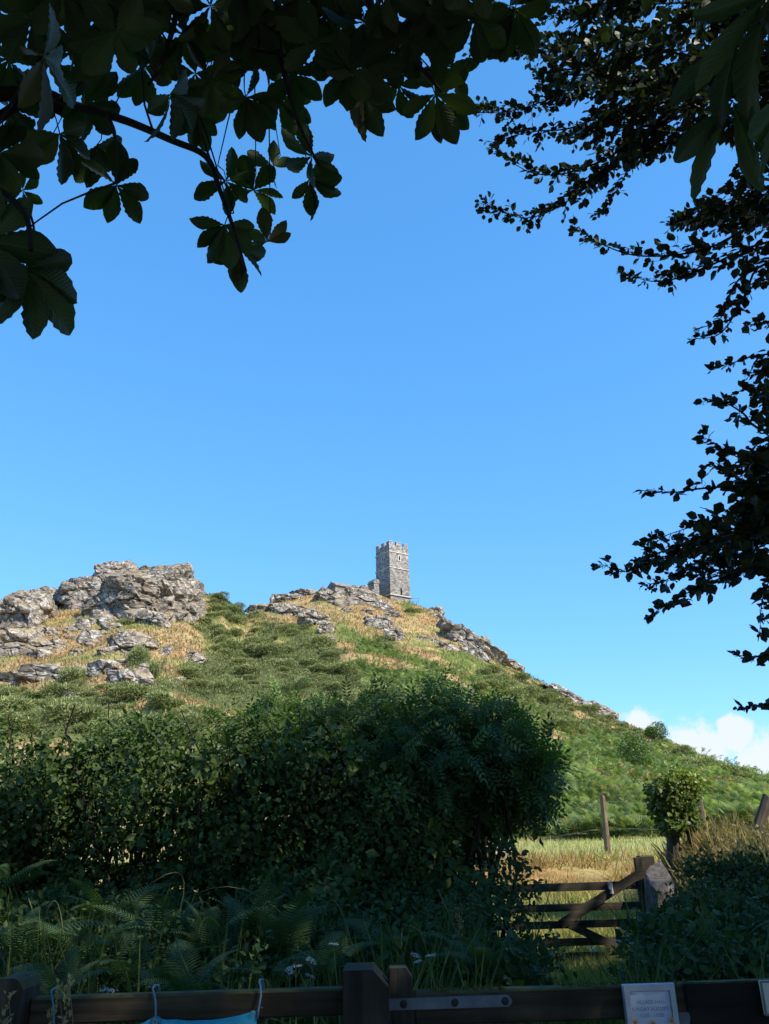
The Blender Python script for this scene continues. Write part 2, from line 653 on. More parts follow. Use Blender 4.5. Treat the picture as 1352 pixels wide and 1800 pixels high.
# the ground: one sheet from the car park over the tor to the horizon
_az = np.concatenate([np.linspace(-180, -46, 34)[:-1], np.linspace(-46, -29, 60)[:-1], np.linspace(-29, 29, 430), np.linspace(29, 46, 50)[1:], np.linspace(46, 180, 34)[1:]])
_az = np.radians(_az[:-1])
_rd = np.concatenate([np.linspace(0.3, 4, 14)[:-1], np.linspace(4, 34, 130)[:-1], np.linspace(34, 164, 260)[:-1], np.geomspace(164, 6000, 26)])
AA, RR = np.meshgrid(_az, _rd, indexing='ij')
GX, GY = RR * np.sin(AA), RR * np.cos(AA)
GZ = zfun(GX, GY)
_g, _b = cover(GX, GY, GZ)
_g, _b = smooth2(_g, 2), smooth2(_b, 2)
nz1 = fbm2(GX, GY, 0.23, 4, 11)[..., None]
nz2 = fbm2(GX, GY, 1.3, 3, 12)[..., None]
straw = np.array([0.40, 0.29, 0.145])
rust = np.array([0.36, 0.20, 0.09])
green = np.array([0.20, 0.22, 0.075])
gors = np.array([0.13, 0.145, 0.055])
brk = np.array([0.11, 0.16, 0.04])
soil = np.array([0.05, 0.045, 0.03])
past = np.array([0.42, 0.40, 0.16])
c = straw * (0.75 + 0.5 * nz2)
c = c + (rust - c) * np.clip((nz1 - 0.52) * 5, 0, 1) * 0.7
c = c + (green - c) * np.clip((0.46 - nz1) * 6, 0, 1) * 0.75
c = c + (gors - c) * _g[..., None]
c = c + (brk - c) * _b[..., None]
nearw = sstep(33.5, 31.5, RR)[..., None]
pc = past * (0.8 + 0.4 * nz2)
GYb = GY + (fbm2(GX, GY, 0.45, 3, 5) - .5) * 3.2 - .12 * (GX - 3)
bankw = (sstep(15.0, 15.8, GYb) * sstep(18.3, 17.2, GYb) * (.35 + .65 * sstep(.40, .55, fbm2(GX, GY, .6, 3, 8))))[..., None]
pc = pc + (np.array([0.40, 0.24, 0.10]) * (0.6 + 0.8 * nz2) - pc) * bankw
pc = pc + (np.array([0.33, 0.33, 0.11]) - pc) * (sstep(12, 13, GY) * sstep(15.5, 14.5, GY))[..., None]
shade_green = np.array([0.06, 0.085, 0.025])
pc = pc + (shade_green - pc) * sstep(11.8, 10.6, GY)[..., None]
pc = pc + (np.array([0.16, 0.145, 0.125]) * (0.7 + 0.6 * nz2) - pc) * sstep(3.3, 2.7, GY)[..., None]
bk = (sstep(3.2, 3.8, GX) * sstep(16, 14.5, GY) * sstep(9, 11, GY))[..., None]
pc = pc + (np.array([0.22, 0.17, 0.08]) - pc) * bk
c = c + (pc - c) * nearw
farw = sstep(170, 260, RR)[..., None]
c = c + (np.array([0.11, 0.15, 0.05]) - c) * farw
na, nr = GX.shape
idx = np.arange(na * nr).reshape(na, nr)
i0, i1 = idx, np.roll(idx, -1, 0)
Fq = np.stack([i0[:, :-1], i0[:, 1:], i1[:, 1:], i1[:, :-1]], -1).reshape(-1, 4)
GV = np.stack([GX, GY, GZ], -1).reshape(-1, 3)
ctr = np.array([[0, 0, GZ[:, 0].mean()]])
GV = np.concatenate([GV, ctr])
Ft = np.stack([idx[:, 0], np.roll(idx[:, 0], -1), np.full(na, na * nr)], -1)
cols = np.concatenate([c.reshape(-1, 3), [[0.15, 0.14, 0.12]]])
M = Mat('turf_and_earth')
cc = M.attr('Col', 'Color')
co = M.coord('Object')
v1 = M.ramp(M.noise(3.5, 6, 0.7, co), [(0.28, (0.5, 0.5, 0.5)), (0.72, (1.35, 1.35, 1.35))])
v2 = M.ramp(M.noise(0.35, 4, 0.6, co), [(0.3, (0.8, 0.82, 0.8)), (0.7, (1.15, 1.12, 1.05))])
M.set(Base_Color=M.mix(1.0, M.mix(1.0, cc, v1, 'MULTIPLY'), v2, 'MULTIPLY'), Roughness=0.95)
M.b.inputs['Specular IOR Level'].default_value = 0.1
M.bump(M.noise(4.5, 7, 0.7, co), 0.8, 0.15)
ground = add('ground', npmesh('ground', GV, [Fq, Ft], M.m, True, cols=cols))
tag(ground, 'dry grassy ground rising from the gate up the tor to the skyline', 'ground', kind='structure')

# ------------------------------------------------------------------ rock outcrops


def rock_mesh(name, a, b, c, seed, sub=5, dip=14, blk=1.0, amp=1.0):
    """angular, jointed rock: a many-sided block cut by planes, its faces broken into steps along dipping beds"""
    r = np.random.default_rng(seed + 1000)
    bm = bmesh.new()
    bmesh.ops.create_icosphere(bm, subdivisions=sub, radius=1.0)
    V = np.array([v.co[:] for v in bm.verts])
    F = np.array([[v.index for v in f.verts] for f in bm.faces])
    bm.free()
    A = rad(dip)
    R1 = np.array([[math.cos(A), 0, -math.sin(A)], [0, 1, 0], [math.sin(A), 0, math.cos(A)]])
    pl = [((1, 0, 0), .86), ((-1, 0, 0), .86), ((0, 1, 0), .9), ((0, -1, 0), .84), ((0, 0, 1), .80), ((0, 0, -1), 1.0)]
    pl = [(unit1(np.array(n) + r.normal(size=3) * .22), h * r.uniform(.85, 1.05)) for n, h in pl]
    pl += [(unit1(r.normal(size=3) * np.array([1, .8, .8]) + np.array([0, -.25, .25])), r.uniform(.78, 1.0)) for _ in range(11)]
    rad_ = np.full(len(V), 1.25)
    VR = V @ R1
    for n, h in pl:
        dt = VR @ n
        rad_ = np.where(dt > 0.05, np.minimum(rad_, h / np.maximum(dt, 0.05)), rad_)
    P = V * rad_[:, None] * np.array([a, b, c])
    N = unit1(V / np.array([a, b, c]))
    Q = P @ R1.T
    L = np.array([3.4, 2.8, 1.5]) * blk
    m = min(a, b, c)
    w = (fbm(P * 0.4, 2, seed) - 0.5)[:, None] * 0.5
    d1, d2, rn, off = cells(Q / L + w + seed * 3.1, seed)
    disp = 0.40 * rn[:, 0] + 0.42 * (rn[:, 1:4] * off).sum(1) - 0.45 * sstep(0.10, 0.0, d2 - d1)
    e1, e2, rn2, off2 = cells(Q / (L * 0.40) + w * 2 + seed, seed + 9)
    disp2 = 0.14 * rn2[:, 0] + 0.16 * (rn2[:, 1:4] * off2).sum(1) - 0.14 * sstep(0.12, 0.0, e2 - e1)
    tot = (disp * min(1.0, m / 2.0) * .92 + disp2 * min(1.0, m / 1.2) * .7 + (fbm(P * 1.2, 2, seed + 2) - 0.5) * 0.2) * amp
    P = P + N * tot[:, None]
    if amp > .9:                                       # the foot spreads into the slope
        fl = 1 + .32 * np.clip(-P[:, 2] / c, 0, 1)
        P = P * np.stack([fl, fl, 1 + .5 * np.clip(-P[:, 2] / c, 0, 1)], 1)
    return npmesh(name, P, F, ROCK, False)


def unit1(v):
    return v / np.maximum(np.linalg.norm(v, axis=-1, keepdims=True), 1e-9)


def outcrop(label, specs, cat='rock outcrop'):
    """specs: photo x, photo y, half width px, half height px, metres away, half depth m, seed"""
    def dist(px, py, hh, D, dep):
        h = hit(px, py + hh * 0.5)
        return h + dep * 0.92 if h else D
    c0 = at(specs[0][0], specs[0][1] + specs[0][3], dist(specs[0][0], specs[0][1], specs[0][3], specs[0][4], specs[0][5]))
    root = empty('rock_outcrop', c0)
    tag(root, label, cat)
    for (px, py, hw, hh, D, dep, seed, dip) in specs:
        D = dist(px, py, hh, D, dep)
        ctr = at(px, py, D)
        k = 1.0 / FOC * D * 1.06
        a, c = hw * k, hh * k
        big = a > 3.2
        me = rock_mesh('rock', a, dep, c, seed, 6 if a > 5 else 5 if a > 1.5 else 4, dip, 1.0 if a > 1.6 else 0.6)
        add('rock', me, root, ctr - c0, (0, rad(-dip * .85) if dip <= -15 else 0, 0))
    return root


outcrop('great rounded grey crag on the skyline at the left of the hill',
        [(252, 1058, 92, 66, 126, 6.5, 11, 12), (150, 1050, 46, 36, 124, 4.5, 12, 20), (300, 1066, 52, 54, 123.5, 5, 13, -8),
         (205, 1012, 42, 26, 127, 4, 14, 14), (125, 1040, 22, 20, 122.5, 2.5, 15, 30), (318, 1016, 28, 22, 127, 4, 16, 8), (270, 1090, 34, 20, 119.5, 2.5, 17, 10), (185, 1066, 40, 26, 121, 3.5, 18, 14), (340, 1060, 18, 34, 125, 2.5, 19, 60), (235, 1078, 30, 22, 120.5, 2.6, 20, 12)])
outcrop('broken grey buttress on the skyline at the far left',
        [(52, 1082, 48, 46, 121, 5, 21, 22), (82, 1062, 22, 32, 120.5, 3, 22, 40), (8, 1090, 36, 34, 119, 4, 23, 16), (58, 1100, 10, 28, 117, 1.6, 24, 70),
         (-60, 1110, 50, 36, 117, 5, 25, 15), (30, 1140, 78, 31, 112, 4.5, 26, 14), (60, 1122, 24, 16, 114, 2, 27, 25)])
outcrop('stepped grey ledges in dry grass below the great left crag',
        [(180, 1088, 24, 18, 118, 2, 31, 16), (222, 1140, 40, 28, 112, 2.4, 32, 5), (250, 1140, 28, 18, 111, 2, 33, 10), (165, 1118, 22, 13, 114, 1.7, 34, 20),
         (145, 1098, 14, 15, 116, 1.5, 35, 35), (105, 1136, 17, 15, 112, 1.5, 36, 40), (138, 1148, 12, 9, 110, 1, 37, 10), (125, 1108, 13, 7, 114, 1, 38, 20),
         (185, 1148, 16, 12, 110.5, 1.4, 39, 10), (295, 1148, 10, 14, 110, 1.3, 40, -50), (345, 1158, 20, 14, 110, 1.4, 41, -30), (315, 1198, 11, 8, 104, 0.9, 42, 0), (125, 1122, 10, 6, 112.6, 0.8, 43, 5), (200, 1104, 20, 9, 115, 1.3, 44, 12), (230, 1120, 22, 9, 113, 1.4, 45, 8), (88, 1112, 16, 12, 115, 1.4, 46, 30), (160, 1132, 20, 9, 111.6, 1.3, 47, 14), (75, 1152, 26, 9, 109, 1.6, 48, 10)])
outcrop('long low grey slabs just above the gorse at the left',
        [(110, 1188, 82, 21, 105, 3, 51, 8), (228, 1198, 46, 22, 103, 2.4, 52, 12), (120, 1220, 26, 10, 99, 1.7, 53, 5), (45, 1194, 46, 12, 104, 2, 54, 6), (190, 1178, 36, 13, 106.5, 2, 55, 14), (208, 1168, 20, 8, 107.5, 1.2, 56, 14)])
outcrop('whitish rock ledges on the summit ridge left of the tower',
        [(620, 1054, 50, 18, 148, 3.5, 61, -8), (575, 1050, 22, 15, 147, 2.6, 62, -25), (668, 1066, 30, 12, 149, 2.5, 63, -25), (500, 1052, 28, 8, 143, 2.2, 64, 8), (640, 1040, 26, 11, 150, 2, 65, -6),
         (692, 1082, 16, 8, 147, 1.5, 66, -25), (538, 1044, 26, 8, 145.5, 2, 67, 10)])
outcrop('pale slabs on the shoulder between the summit and the left gap',
        [(500, 1072, 40, 12, 139, 2.4, 71, -8), (555, 1090, 30, 19, 138, 2.4, 72, -15), (520, 1080, 28, 12, 138, 2, 73, -12), (574, 1108, 16, 14, 136, 1.6, 74, -20), (460, 1068, 26, 7, 140, 1.8, 75, 8), (582, 1124, 9, 5, 132, .8, 76, 0), (508, 1108, 6, 5, 131, .6, 77, 0),
         (608, 1074, 12, 6, 143, .9, 78, 0), (646, 1076, 13, 7, 144, 1, 79, 0)])
outcrop('dark tilted crag on the grassy slope below the tower',
        [(676, 1102, 28, 20, 139, 2.5, 81, -40), (696, 1120, 18, 14, 136, 1.8, 82, -40), (650, 1092, 14, 8, 140, 1.2, 83, -20)])
outcrop('white lichened crag on the right skyline below the tower',
        [(822, 1130, 46, 19, 147, 3.2, 91, -42), (856, 1146, 36, 16, 145, 3, 92, -38), (796, 1112, 26, 13, 148, 2.2, 93, -45), (838, 1152, 30, 10, 144, 2, 99, -36), (740, 1122, 10, 6, 141, 0.9, 94, -10), (762, 1126, 14, 7, 141, 1, 95, -15),
         (765, 1074, 15, 8, 150, 1.6, 96, -10), (772, 1086, 8, 9, 149.5, 1, 97, -40), (788, 1140, 18, 9, 142, 1.2, 98, -25)])
outcrop('small dark overhanging rock at the foot of the right skyline crag', [(904, 1168, 16, 8, 143, 1.4, 101, -28)])
outcrop('low dark crags stepping down the far right ridge',
        [(982, 1213, 26, 8, 138, 2, 111, -26), (1054, 1250, 32, 12, 133.5, 2.4, 112, -38), (1018, 1234, 26, 10, 135, 1.8, 113, -34), (1000, 1224, 18, 7, 136.5, 1.2, 114, -30)])
outcrop('small reddish rock patch amid scrub above the ash tree', [(827, 1216, 8, 9, 128, 0.8, 121, -30), (816, 1210, 6, 6, 128.5, 0.6, 122, -30)])

# ------------------------------------------------------------------ the church on the summit


def stone_mat():
    M = Mat('coursed_moorstone')
    uv = M.n('ShaderNodeUVMap').outputs[0]
    jit = M.n('ShaderNodeVectorMath', {0: uv, 1: M.n('ShaderNodeVectorMath', {0: M.n('ShaderNodeTexNoise', {'Scale': 0.9, 'Detail': 3, 'Vector': uv}).outputs['Color'], 1: (0.35, 0.30, 0)}, operation='MULTIPLY').outputs[0]}, operation='ADD').outputs[0]
    br = M.n('ShaderNodeTexBrick', {'Vector': jit, 'Color1': (0, 0, 0), 'Color2': (1, 1, 1), 'Mortar': (0.5, 0.5, 0.5), 'Scale': 1.0, 'Mortar Size': 0.028,
                                    'Mortar Smooth': 0.2, 'Bias': 0.0, 'Brick Width': 0.58, 'Row Height': 0.20})
    br.offset_frequency = 2
    br.squash = 0.7
    br.squash_frequency = 3
    g = M.ramp(br.outputs['Color'], [(0.0, (0.15, 0.135, 0.12)), (0.35, (0.25, 0.228, 0.205)), (0.7, (0.35, 0.315, 0.28)), (1.0, (0.50, 0.465, 0.42))])
    li = M.ramp(M.noise(1.25, 6, 0.72, uv, 0.7), [(0.46, (0, 0, 0)), (0.60, (1, 1, 1))])
    zc = M.n('ShaderNodeSeparateXYZ', {0: uv}).outputs['Y']
    li = M.math('MULTIPLY', li, M.ramp(M.math('MULTIPLY', zc, 1 / 12.0), [(0.25, (0.35, 0.35, 0.35)), (0.6, (0.95, 0.95, 0.95))]))
    c = M.mix(M.math('MULTIPLY', li, .9), g, (0.68, 0.645, 0.59))
    c = M.mix(br.outputs['Fac'], c, (0.085, 0.08, 0.078))
    M.set(Base_Color=c, Roughness=0.93)
    M.b.inputs['Specular IOR Level'].default_value = 0.12
    M.bump(M.math('SUBTRACT', M.noise(3, 5, 0.6, uv), M.math('MULTIPLY', br.outputs['Fac'], 1.2)), 0.9, 0.10)
    return M.m


STONE = stone_mat()


def wall_uv(me):
    uv = me.uv_layers.new(name='UVMap')
    co = np.zeros(len(me.vertices) * 3)
    me.vertices.foreach_get('co', co)
    co = co.reshape(-1, 3)
    out = np.zeros((len(me.loops), 2))
    for p in me.polygons:
        n = p.normal
        for li in p.loop_indices:
            v = co[me.loops[li].vertex_index]
            if abs(n.z) > 0.8:
                out[li] = (v[0], v[1])
            elif abs(n.x) > abs(n.y):
                out[li] = (v[1] + 31.7, v[2])
            else:
                out[li] = (v[0] + 7.3, v[2])
    uv.data.foreach_set('uv', out.ravel())


def stone_part(mb, name, parent, loc=None, mat=None):
    me = mb.mesh(name, mat or STONE)
    wall_uv(me)
    return add(name, me, parent, loc)


TH = rad(36)
S = 4.45
corner = at(687, 1047, 150)
cr_, sr_ = math.cos(TH), math.sin(TH)
tc_ = corner + np.array([cr_ * S / 2 - sr_ * S / 2, sr_ * S / 2 + cr_ * S / 2, 0])
church = empty('church', tc_, TH)
tag(church, 'square battlemented stone church tower with small porch on the summit', 'church')
H = 10.85 - 0.55


def slit_wall(w, h0, h1, cuts, taper):
    """front wall in the x-z plane with real openings; cuts: x0,x1,z0,z1"""
    xs = sorted({-w / 2, w / 2, *[c for q in cuts for c in q[:2]]})
    zs = sorted({h0, h1, *[c for q in cuts for c in q[2:]]})
    V, F, key = [], [], {}

    def vid(x, z, dep):
        k = (round(x, 4), round(z, 4), dep)
        if k not in key:
            key[k] = len(V)
            V.append((x, dep, z))
        return key[k]
    for i in range(len(xs) - 1):
        for j in range(len(zs) - 1):
            cx, cz = (xs[i] + xs[i + 1]) / 2, (zs[j] + zs[j + 1]) / 2
            hole = any(q[0] < cx < q[1] and q[2] < cz < q[3] for q in cuts)
            if not hole:
                F.append([vid(xs[i], zs[j], 0), vid(xs[i + 1], zs[j], 0), vid(xs[i + 1], zs[j + 1], 0), vid(xs[i], zs[j + 1], 0)])
    for q in cuts:
        x0, x1, z0, z1 = q
        d = 0.45
        for (a, b) in (((x0, z0), (x1, z0)), ((x1, z0), (x1, z1)), ((x1, z1), (x0, z1)), ((x0, z1), (x0, z0))):
            F.append([vid(*a, 0), vid(*a, d), vid(*b, d), vid(*b, 0)])
    V = np.array(V, float)
    return V, np.array(F)


faces = [(0, [(-0.08, 0.24, 7.3, 8.15), (-0.02, 0.42, 0.15, 1.75)]), (-90, [(-0.15, 0.15, 7.3, 8.25), (-0.12, 0.15, 4.7, 5.35)]), (90, [(-0.15, 0.15, 7.3, 8.15)]), (180, [(-0.15, 0.15, 7.3, 8.15)])]
VOID = plain_mat('dark_opening', (0.02, 0.02, 0.022), 0.9)
DOORW = plain_mat('door_boards', (0.10, 0.085, 0.075), 0.8)
for ang, cuts in faces:
    Vw, Fw = slit_wall(S, -3.0, H, cuts, 0.0)
    Vw[:, 1] -= S / 2
    batter = 0.14 * (1 - np.clip(Vw[:, 2] / H, 0, 1))
    Vw[:, 1] -= batter
    Vw[:, 0] += np.sign(Vw[:, 0]) * batter * (np.abs(Vw[:, 0]) > S / 2 - 0.01)
    me = npmesh('tower_wall', Vw, Fw, STONE)
    wall_uv(me)
    w_ = add('tower_wall', me, church, None, (0, 0, rad(ang)))
    for k, q in enumerate(cuts):
        isdoor = q[3] - q[2] > 1.2
        mb = MB()
        mb.box((q[0] - 0.05, -S / 2 + 0.25, q[2] - 0.05), (q[1] + 0.05, -S / 2 + 0.33, q[3] + 0.05))
        add('door' if isdoor else 'window', mb.mesh('opening', DOORW if isdoor else VOID), church, None, (0, 0, rad(ang)))
        if not isdoor:
            mb = MB()
            mb.box((q[0] - 0.22, -S / 2 - 0.10, q[2] - 0.02), (q[0] - 0.02, -S / 2 + 0.1, q[3] + 0.02))
            mb.box((q[1] + 0.02, -S / 2 - 0.10, q[2] - 0.02), (q[1] + 0.2, -S / 2 + 0.1, q[3] + 0.02))
            mb.box((q[0] - 0.24, -S / 2 - 0.11, q[3] + 0.02), (q[1] + 0.22, -S / 2 + 0.1, q[3] + 0.2))
            mb.box((q[0] - 0.24, -S / 2 - 0.12, q[2] - 0.16), (q[1] + 0.22, -S / 2 + 0.1, q[2] - 0.02))
            add('window_surround', mb.mesh('window_surround', plain_mat('pale_dressed_stone', (0.5, 0.48, 0.45), 0.9, var=0.3, scale=4) if 'SUR' not in globals() else SUR), church, None, (0, 0, rad(ang)))
            SUR = bpy.data.materials.get('pale_dressed_stone')
for zc, pr in ((H - 1.55, 0.13), (H - 4.75, 0.15), (0.1, 0.26)):
    for ang in (0, 90, 180, 270):
        mb = MB()
        b0 = S / 2 + 0.14 * (1 - zc / H)
        mb.box((-b0 - pr, -b0 - pr, zc), (b0 + pr - 0.003, -b0 + 0.05, zc + 0.17))
        o = stone_part(mb, 'string_course', church, None, SUR)
        o.rotation_euler = (0, 0, rad(ang))
# parapet: merlons on each face with pale copings
mh = 0.62
for ang in (0, 90, 180, 270):
    for x0, x1 in ((-S / 2, -S / 2 + 0.95), (-0.5, 0.5)):
        mb = MB()
        mb.box((x0 + 0.002, -S / 2 + 0.003, H + 0.001), (x1, -S / 2 + 0.42, H + mh))
        o = stone_part(mb, 'merlon', church)
        o.rotation_euler = (0, 0, rad(ang))
        mb = MB()
        mb.box((x0 - 0.05, -S / 2 - 0.06, H + mh), (x1 + 0.05, -S / 2 + 0.48, H + mh + 0.12), None, 0.04)
        o2 = stone_part(mb, 'coping', o, None, SUR)
    mb = MB()
    mb.box((S / 2 - 0.95, -S / 2 + 0.003, H + 0.001), (S / 2 - 0.424, -S / 2 + 0.42, H + mh))
    o = stone_part(mb, 'merlon', church)
    o.rotation_euler = (0, 0, rad(ang))
mb = MB()
mb.box((-S / 2 + 0.05, -S / 2 + 0.05, H - 0.7), (S / 2 - 0.05, S / 2 - 0.05, H - 0.6))
stone_part(mb, 'tower_roof', church)
# porch in front of the shaded face
pc_ = at(658, 1045, 148.2)
Rinv = np.array([[cr_, sr_], [-sr_, cr_]])
loc2 = Rinv @ (pc_[:2] - tc_[:2])
lx, ly, lz = loc2[0], loc2[1], pc_[2] - tc_[2]
mb = MB()
mb.box((lx, ly, lz - 2), (lx + 1.15, ly + 1.9, lz + 2.25))
stone_part(mb, 'porch_wall', church)
mb = MB()
mb.prism([(-0.15, 2.25), (1.3, 2.25), (1.3, 2.42), (1.05, 3.0), (0.15, 3.02), (-0.15, 2.42)], 0, 1)
me = mb.mesh('porch_roof', STONE)
co = np.zeros(len(me.vertices) * 3)
me.vertices.foreach_get('co', co)
co = co.reshape(-1, 3)
co[:, 1] = np.where(co[:, 1] > 0.5, ly + 2.0, ly - 0.12)
co[:, 0] += lx
co[:, 2] += lz + 0.003
me.vertices.foreach_set('co', co.ravel())
me.update()
wall_uv(me)
add('porch_roof', me, church)
mb = MB()
mb.box((lx - 6.5, ly + 3.2, lz - 3), (lx - 0.2, ly + 6.2, lz + 1.6))
mb2 = MB()
stone_part(mb, 'nave_wall', church)
mb = MB()
mb.prism([(-0.2, 1.6), (3.2, 1.6), (3.2, 1.75), (1.5, 3.1), (-0.2, 1.75)], 0, 1)
me = mb.mesh('nave_roof', STONE)
co = np.zeros(len(me.vertices) * 3)
me.vertices.foreach_get('co', co)
co = co.reshape(-1, 3)
co = np.stack([lx - 6.6 + co[:, 1] * 6.5, ly + 3.1 + co[:, 0] * 0.98, lz + co[:, 2] + 0.003 - 0.4 * (co[:, 2] > 2)], 1)
me.vertices.foreach_set('co', co.ravel())
me.update()
wall_uv(me)
add('nave_roof', me, church)

# low churchyard wall running along the ridge left of the porch
cw = empty('churchyard_wall', at(632, 1040, 148.5))
tag(cw, 'low broken drystone wall on the ridge just left of the church porch', 'wall')
for k, (px, py, hw, hh) in enumerate(((640, 1034, 9, 7), (624, 1035, 9, 7), (608, 1037, 8, 6), (594, 1037, 7, 5))):
    me = rock_mesh('wall_stone', hw * 0.11, 0.5, hh * 0.11, 300 + k, 3, 0, 0.5, 0.5)
    add('wall_stone', me, cw, at(px, py, 148.5) - np.array(cw.location))
# railing beside the tower
IRON = plain_mat('weathered_iron', (0.16, 0.17, 0.19), 0.6, 0.4)
ra = at(723.5, 1062, 150)
rl = empty('railing', ra)
tag(rl, 'thin metal handrail at the right foot of the tower', 'railing')
for x in (0.15, 1.35):
    mb = MB()
    mb.tube([(x, 0, -0.8), (x, 0, 1.12)], 0.035)
    mb.build('post', IRON, rl)
for z in (0.45, 1.1):
    mb = MB()
    mb.tube([(-0.3, 0.1, z + 0.02), (1.38, 0, z)], 0.03)
    mb.build('rail', IRON, rl)
for px, py, D, lb in ((568, 1026, 147, 'tiny marker post on the ridge above the summit ledges'), (524, 1040, 144.5, 'tiny marker post on the ridge nearest the left gap')):
    p = at(px, py, D)
    mb = MB()
    mb.tube([(0, 0, -1.2), (0, 0, 0.0)], [0.07, 0.06])
    mb.tube([(-0.02, 0, 0.0), (0.02, 0, 0.05)], [0.075, 0.05])
    tag(mb.build('marker_post', IRON, None, p), lb, 'post')
# ------------------------------------------------------------------ leaf scattering


def unit(v):
    return v / np.maximum(np.linalg.norm(v, axis=-1, keepdims=True), 1e-9)


T_LEAF2 = (np.array([[0, 0, 0], [-.30, .45, .07], [0, 1, -.04], [.30, .45, .07]]), np.array([[0, 2, 1], [0, 3, 2]]))
T_LEAF6 = (np.array([[0, 0, 0], [0, .5, -.03], [0, 1, -.12], [-.26, .28, .05], [-.28, .62, .02], [.26, .28, .05], [.28, .62, .02]]),
           np.array([[0, 1, 3], [3, 1, 4], [4, 1, 2], [0, 5, 1], [5, 6, 1], [6, 2, 1]]))
T_BLADE = (np.array([[-.03, 0, 0], [.03, 0, 0], [-.022, .5, .03], [.022, .5, .03], [0, 1, .2]]), np.array([[0, 1, 3], [0, 3, 2], [2, 3, 4]]))
T_SPIKE = (np.array([[-.11, 0, 0], [.11, 0, 0], [0, 1, 0]]), np.array([[0, 1, 2]]))


def scatter(tpl, p, d, n, s, wide=1.0):
    """place a leaf template at p, growing along d, facing n, s long"""
    V, F = tpl
    d = unit(d)
    x = unit(np.cross(d, n))
    z = np.cross(x, d)
    s = np.asarray(s, float).reshape(-1, 1, 1)
    w = np.asarray(wide, float).reshape(-1, 1, 1) if np.ndim(wide) else wide
    W = p[:, None, :] + s * (V[None, :, 0:1] * w * x[:, None, :] + V[None, :, 1:2] * d[:, None, :] + V[None, :, 2:3] * z[:, None, :])
    N, k = len(p), len(V)
    FF = (F[None] + (np.arange(N) * k)[:, None, None]).reshape(-1, F.shape[1])
    return W.reshape(-1, 3), FF, k


def leafmesh(name, mat, sets, smooth=False):
    """sets of (template, p, d, n, s, rnd[, wide]) joined into one mesh with a tone value per leaf"""
    Vs, Fs, Rs, o = [], [], [], 0
    for st in sets:
        tpl, p, d, n, s, r = st[:6]
        w = st[6] if len(st) > 6 else 1.0
        V, F, k = scatter(tpl, p, d, n, s, w)
        Vs.append(V)
        Fs.append(F + o)
        Rs.append(np.repeat(r, k))
        o += len(V)
    return npmesh(name, np.concatenate(Vs), np.concatenate(Fs), mat, smooth, {'rnd': np.concatenate(Rs)})


def rdir(n):
    return unit(rng.normal(size=(n, 3)))


def merge_tpl(parts):
    V, F, o = [], [], 0
    for v, f in parts:
        V.append(v)
        F.append(f + o)
        o += len(v)
    return np.concatenate(V), np.concatenate(F)


# a fern frond lying along +y, arching down: pinnae in pairs
def frond_tpl(pairs=12, droop=0.35, width=0.30, teeth=1, taper=0.75):
    V, F = [], []

    def rp(t):
        return np.array([0, t * (1 - 0.15 * t), 0.42 * t - droop * t * t - 0.10 * t ** 3])
    ts = np.linspace(0.0, 1, pairs + 1)
    for i in range(pairs):
        t = ts[i] * 0.9 + 0.10
        c = rp(t)
        e = rp(min(1, t + 0.03)) - rp(t - 0.03)
        e /= np.linalg.norm(e)
        L = width * (math.sin(min(1.0, (t + 0.12) * 1.9) * math.pi / 2) * (1 - t) ** taper + 0.03) * 1.5
        for sgn in (-1, 1):
            o = np.array([sgn * 0.92, 0, 0]) + 0.38 * e
            o /= np.linalg.norm(o)
            wv = 0.5 / pairs * e
            b = len(V)
            if teeth == 0:
                V += [c - wv * .6, c + wv * .6, c + o * L + np.array([0, 0, -0.10 * L])]
                F += [[b, b + 1, b + 2]]
            else:
                dz = np.array([0, 0, 1.0])
                V += [c - wv * .5, c + wv * .5, c + o * L * .5 - wv * .42 - dz * .02 * L, c + o * L * .5 + wv * .42 - dz * .02 * L, c + o * L - dz * .14 * L]
                F += [[b, b + 1, b + 3], [b, b + 3, b + 2], [b + 2, b + 3, b + 4]]
    b = len(V)
    for t in (0, .5, 1):
        cc = rp(t)
        V += [cc + [-.008 * (1.2 - t), 0, 0], cc + [.008 * (1.2 - t), 0, 0]]
    F += [[b, b + 1, b + 3], [b, b + 3, b + 2], [b + 2, b + 3, b + 5], [b + 2, b + 5, b + 4]]
    return np.array(V, float), np.array(F)


GORSE = leaf_mat('gorse_spines', (0.058, 0.072, 0.026), (0.42, 0.44, 0.20), 0.25, 0.7, 0.1)
BRACK = leaf_mat('bracken_fronds', (0.07, 0.11, 0.03), (0.30, 0.36, 0.11), 0.36, 0.6, 0.2, (0.30, 0.22, 0.07))
STRAW = leaf_mat('dry_grass_blades', (0.24, 0.165, 0.085), (0.47, 0.355, 0.205), 0.3, 0.7, 0.1)
OCHRE = leaf_mat('rusty_dead_growth', (0.13, 0.075, 0.04), (0.40, 0.26, 0.13), 0.2, 0.8, 0.1)
GRASS = leaf_mat('green_grass_blades', (0.05, 0.08, 0.02), (0.17, 0.22, 0.06), 0.3, 0.6, 0.2)
HEATHM = leaf_mat('mixed_turf_blades', (0.17, 0.19, 0.06), (0.42, 0.38, 0.17), 0.3, 0.7, 0.1)
BARK = wood_mat('grey_brown_bark', (0.035, 0.03, 0.025), (0.10, 0.085, 0.07), 'Z')


